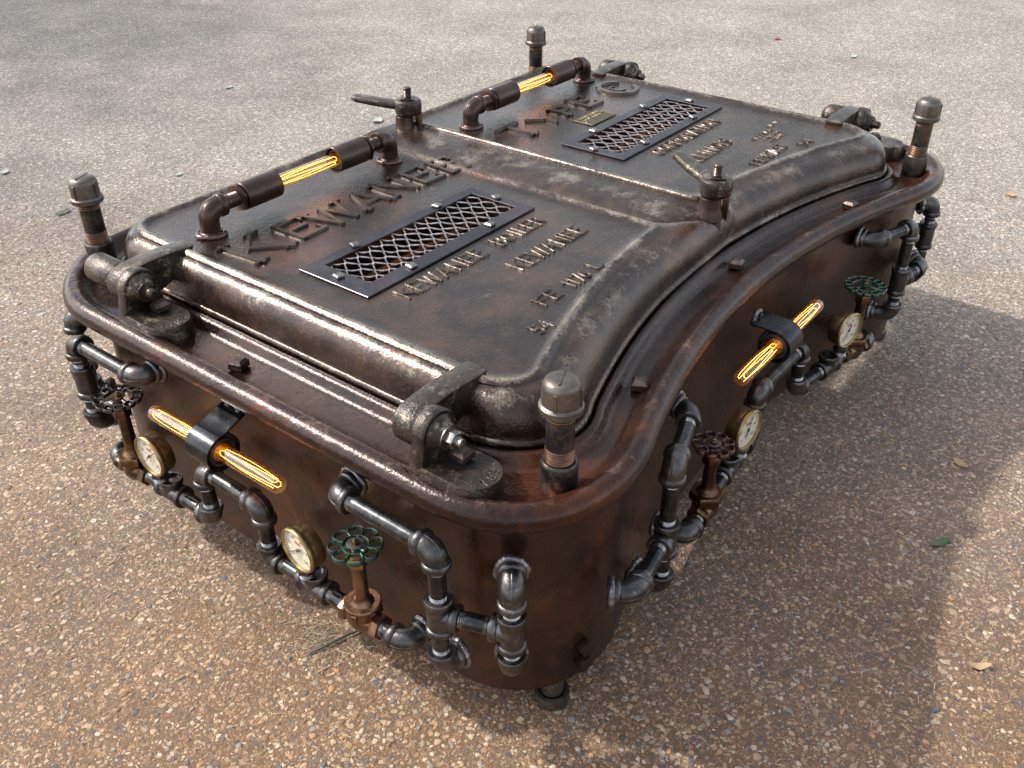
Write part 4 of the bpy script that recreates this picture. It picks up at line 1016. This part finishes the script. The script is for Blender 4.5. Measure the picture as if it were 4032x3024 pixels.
def leaf(x, y, a, l, wd, mat, label, curl=.004):
    mb = MB(); n = 7; vs = []
    for i in range(n):
        t = i/(n-1); w = wd*math.sin(PI*(t*.92+.04))**.8*.5; px = (t-.5)*l; z = .002+curl*abs(t-.5)*1.5
        for s_ in (-1, 0, 1): vs.append((x+px*math.cos(a)-s_*w*math.sin(a), y+px*math.sin(a)+s_*w*math.cos(a), z+(.0022 if s_ else 0)))
    nv = len(vs); vs += [(p[0], p[1], p[2]+.0005) for p in vs]
    fs = []
    for i in range(n-1):
        for s_ in (0, 1): k = i*3+s_; fs += [(k, k+3, k+4, k+1), (nv+k, nv+k+1, nv+k+4, nv+k+3)]
    mb.add(vs, fs, mat); tagtop(mb.build('fallen_leaf', None, 50, dz=0), label, 'leaf')
leaf(.33, 2.03, .6, .035, .022, 'leafpale', 'small pale green leaf behind the far rim, nearest the left bulb')
leaf(-.067, 2.593, .9, .05, .03, 'leafpale', 'pale tan leaf at the left edge of the photo')
leaf(1.18, 2.79, .3, .05, .03, 'leafpale', 'pale grey-green leaf near the top left')
leaf(1.255, 1.861, .3, .06, .045, 'leafpale', 'pale curled leaf just left of the far latch handle', .012)
leaf(-.144, 2.053, .2, .06, .03, 'leafgreen', 'green leaf behind the left corner post')
leaf(.034, -.968, 2.6, .055, .020, 'leafgreen', 'green leaf on the shaded drive at the right')
leaf(2.084, -.588, .4, .05, .032, 'leaftan', 'yellow leaf at the right edge of the photo')
leaf(-.255, -1.126, 2.2, .045, .016, 'leaftan', 'curled tan leaf in the lower right of the photo', .010)
leaf(3.653, 1.062, .1, .05, .03, 'leafred', 'small red petal high on the right')
leaf(3.556, .581, .1, .06, .03, 'leafpale', 'pale yellow leaf at the upper right')
leaf(.331, -.922, 1.1, .04, .022, 'leaftan', 'orange brown leaf on the shaded drive above the green leaf')
mb = MB(); mb.tube([(-.976, -.141, .003), (-.955, -.150, .005), (-.930, -.158, .006), (-.900, -.167, .006), (-.872, -.179, .004)], [.0009, .0017, .0021, .0022, .0018], 'twig', 6)
tagtop(mb.build('fallen_twig', None, 40, dz=0), 'dark green twig on the gravel under the bronze valve', 'twig')

# ------------------------------------------------------------------ trees beyond the drive (one shades it, the rest are added to darken reflections)
def tree(x, y, h, cr, cz, seed, label, nl=5200, ls=.11):
    rnd = random.Random(seed); rt = bpy.data.objects.new('tree', None); COL.objects.link(rt); rt.location = (x, y, 0); tagtop(rt, label, 'tree'); rt['group'] = 'trees beyond the drive'
    mb = MB(); mb.tube([(0, 0, -.05), (.05, 0, h*.3), (.0, .08, h*.6), (.05, .05, h*.9)], [.20, .16, .11, .03], 'bark', 12)
    cl = []
    for k in range(26):
        a = rnd.random()*2*PI; rr = cr*rnd.uniform(.25, .95); z = cz+rnd.uniform(-.75, .85)*cr*.7; cl.append(V((rr*math.cos(a), rr*math.sin(a), z)))
        if k < 14:
            b = V((0, .06, h*rnd.uniform(.3, .6))); mb.tube([b, b.lerp(cl[-1], .5)+V((0, 0, -.1)), cl[-1]], [.06, .04, .012], 'bark', 7)
    t = mb.build('trunk', rt, 50, dz=0); mb = MB(); vs = []; fs = []
    for k in range(nl):
        c = rnd.choice(cl); p = c+V((rnd.gauss(0, 1), rnd.gauss(0, 1), rnd.gauss(0, .7)))*cr*.20
        u = V((rnd.gauss(0, 1), rnd.gauss(0, 1), rnd.gauss(0, 1))).normalized(); w = u.orthogonal().normalized(); s_ = ls*rnd.uniform(.6, 1.3); b = len(vs)
        vs += [p-u*s_*.5, p+w*s_*.26, p+u*s_*.5, p-w*s_*.26]; fs.append((b, b+1, b+2, b+3))
    mb.add(vs, fs, 'foliage'); mb.build('crown', rt, 0, dz=0)
TREES = True
if TREES:
    tree(-1.6, 9.6, 6.6, 2.4, 5.0, 31, 'broad leafy tree casting dappled shade over the far left of the drive', 9000)
    tree(9.8, 11.0, 12, 4.2, 7.4, 32, 'tall leafy tree added out of view straight behind the table to darken reflections', 6500, .30)  # this and the next trees: unseen, added to dim the sky mirrored in the doors
    tree(14.0, 5.2, 11, 4.0, 6.6, 33, 'round leafy tree added out of view far to the right behind the table to darken reflections', 6000, .30)
    tree(3.6, 16.5, 13, 4.4, 7.8, 34, 'tall leafy tree added out of view far to the left behind the table to darken reflections', 6000, .30)

# ------------------------------------------------------------------ light, sky, camera
sun_dir = V((-.42, 1., 1.02)).normalized()     # towards the sun
elev = math.asin(sun_dir.z); azim = math.atan2(sun_dir.x, sun_dir.y)
sl = bpy.data.lights.new('sun', 'SUN'); sl.energy = 2.0; sl.angle = math.radians(1.6); sl.color = (1., .95, .87)
so_ = bpy.data.objects.new('sun', sl); COL.objects.link(so_); so_.rotation_euler = sun_dir.to_track_quat('Z', 'Y').to_euler(); so_.location = (-2, 6, 8)
wd = bpy.data.worlds.new('World'); sc.world = wd; wd.use_nodes = True; nt = wd.node_tree; nt.nodes.clear()
ow = nt.nodes.new('ShaderNodeOutputWorld'); bg = nt.nodes.new('ShaderNodeBackground'); sky = nt.nodes.new('ShaderNodeTexSky')
sky.sky_type = 'NISHITA'; sky.sun_disc = False; sky.sun_elevation = elev; sky.sun_rotation = azim; sky.altitude = 200; sky.dust_density = 2.5; sky.ozone_density = 1.
bg.inputs[1].default_value = .15; hs = nt.nodes.new('ShaderNodeHueSaturation'); hs.inputs['Saturation'].default_value = .35; nt.links.new(sky.outputs[0], hs.inputs['Color']); nt.links.new(hs.outputs[0], bg.inputs[0]); nt.links.new(bg.outputs[0], ow.inputs[0])

cd = bpy.data.cameras.new('camera'); cam = bpy.data.objects.new('camera', cd); COL.objects.link(cam)
c = V((-1.6883594843375636, -1.1658830452350983, 0.8173094683235022+LZ)); rt_ = V((0.6106429005513507, -0.7919050278894212, -0.0012941443846345327)); up_ = V((0.4410516050472141, 0.33873944109870835, 0.831101120640209)); fw_ = V((0.6577147783739618, 0.5080767834172211, -0.5561198184392467))
mw = Matrix((( rt_.x, up_.x, -fw_.x, c.x), (rt_.y, up_.y, -fw_.y, c.y), (rt_.z, up_.z, -fw_.z, c.z), (0, 0, 0, 1))); cam.matrix_world = mw
cd.sensor_width = 36; cd.sensor_fit = 'HORIZONTAL'; cd.lens = 36*3775.04/4032; cd.clip_start = .02; cd.clip_end = 300
sc.camera = cam
sc.render.engine = 'CYCLES'; sc.render.resolution_x = 1024; sc.render.resolution_y = 768
sc.view_settings.view_transform = 'Standard'; sc.view_settings.look = 'None'; sc.view_settings.exposure = 1.35; sc.view_settings.gamma = 1
sc.cycles.max_bounces = 8; sc.cycles.transparent_max_bounces = 12
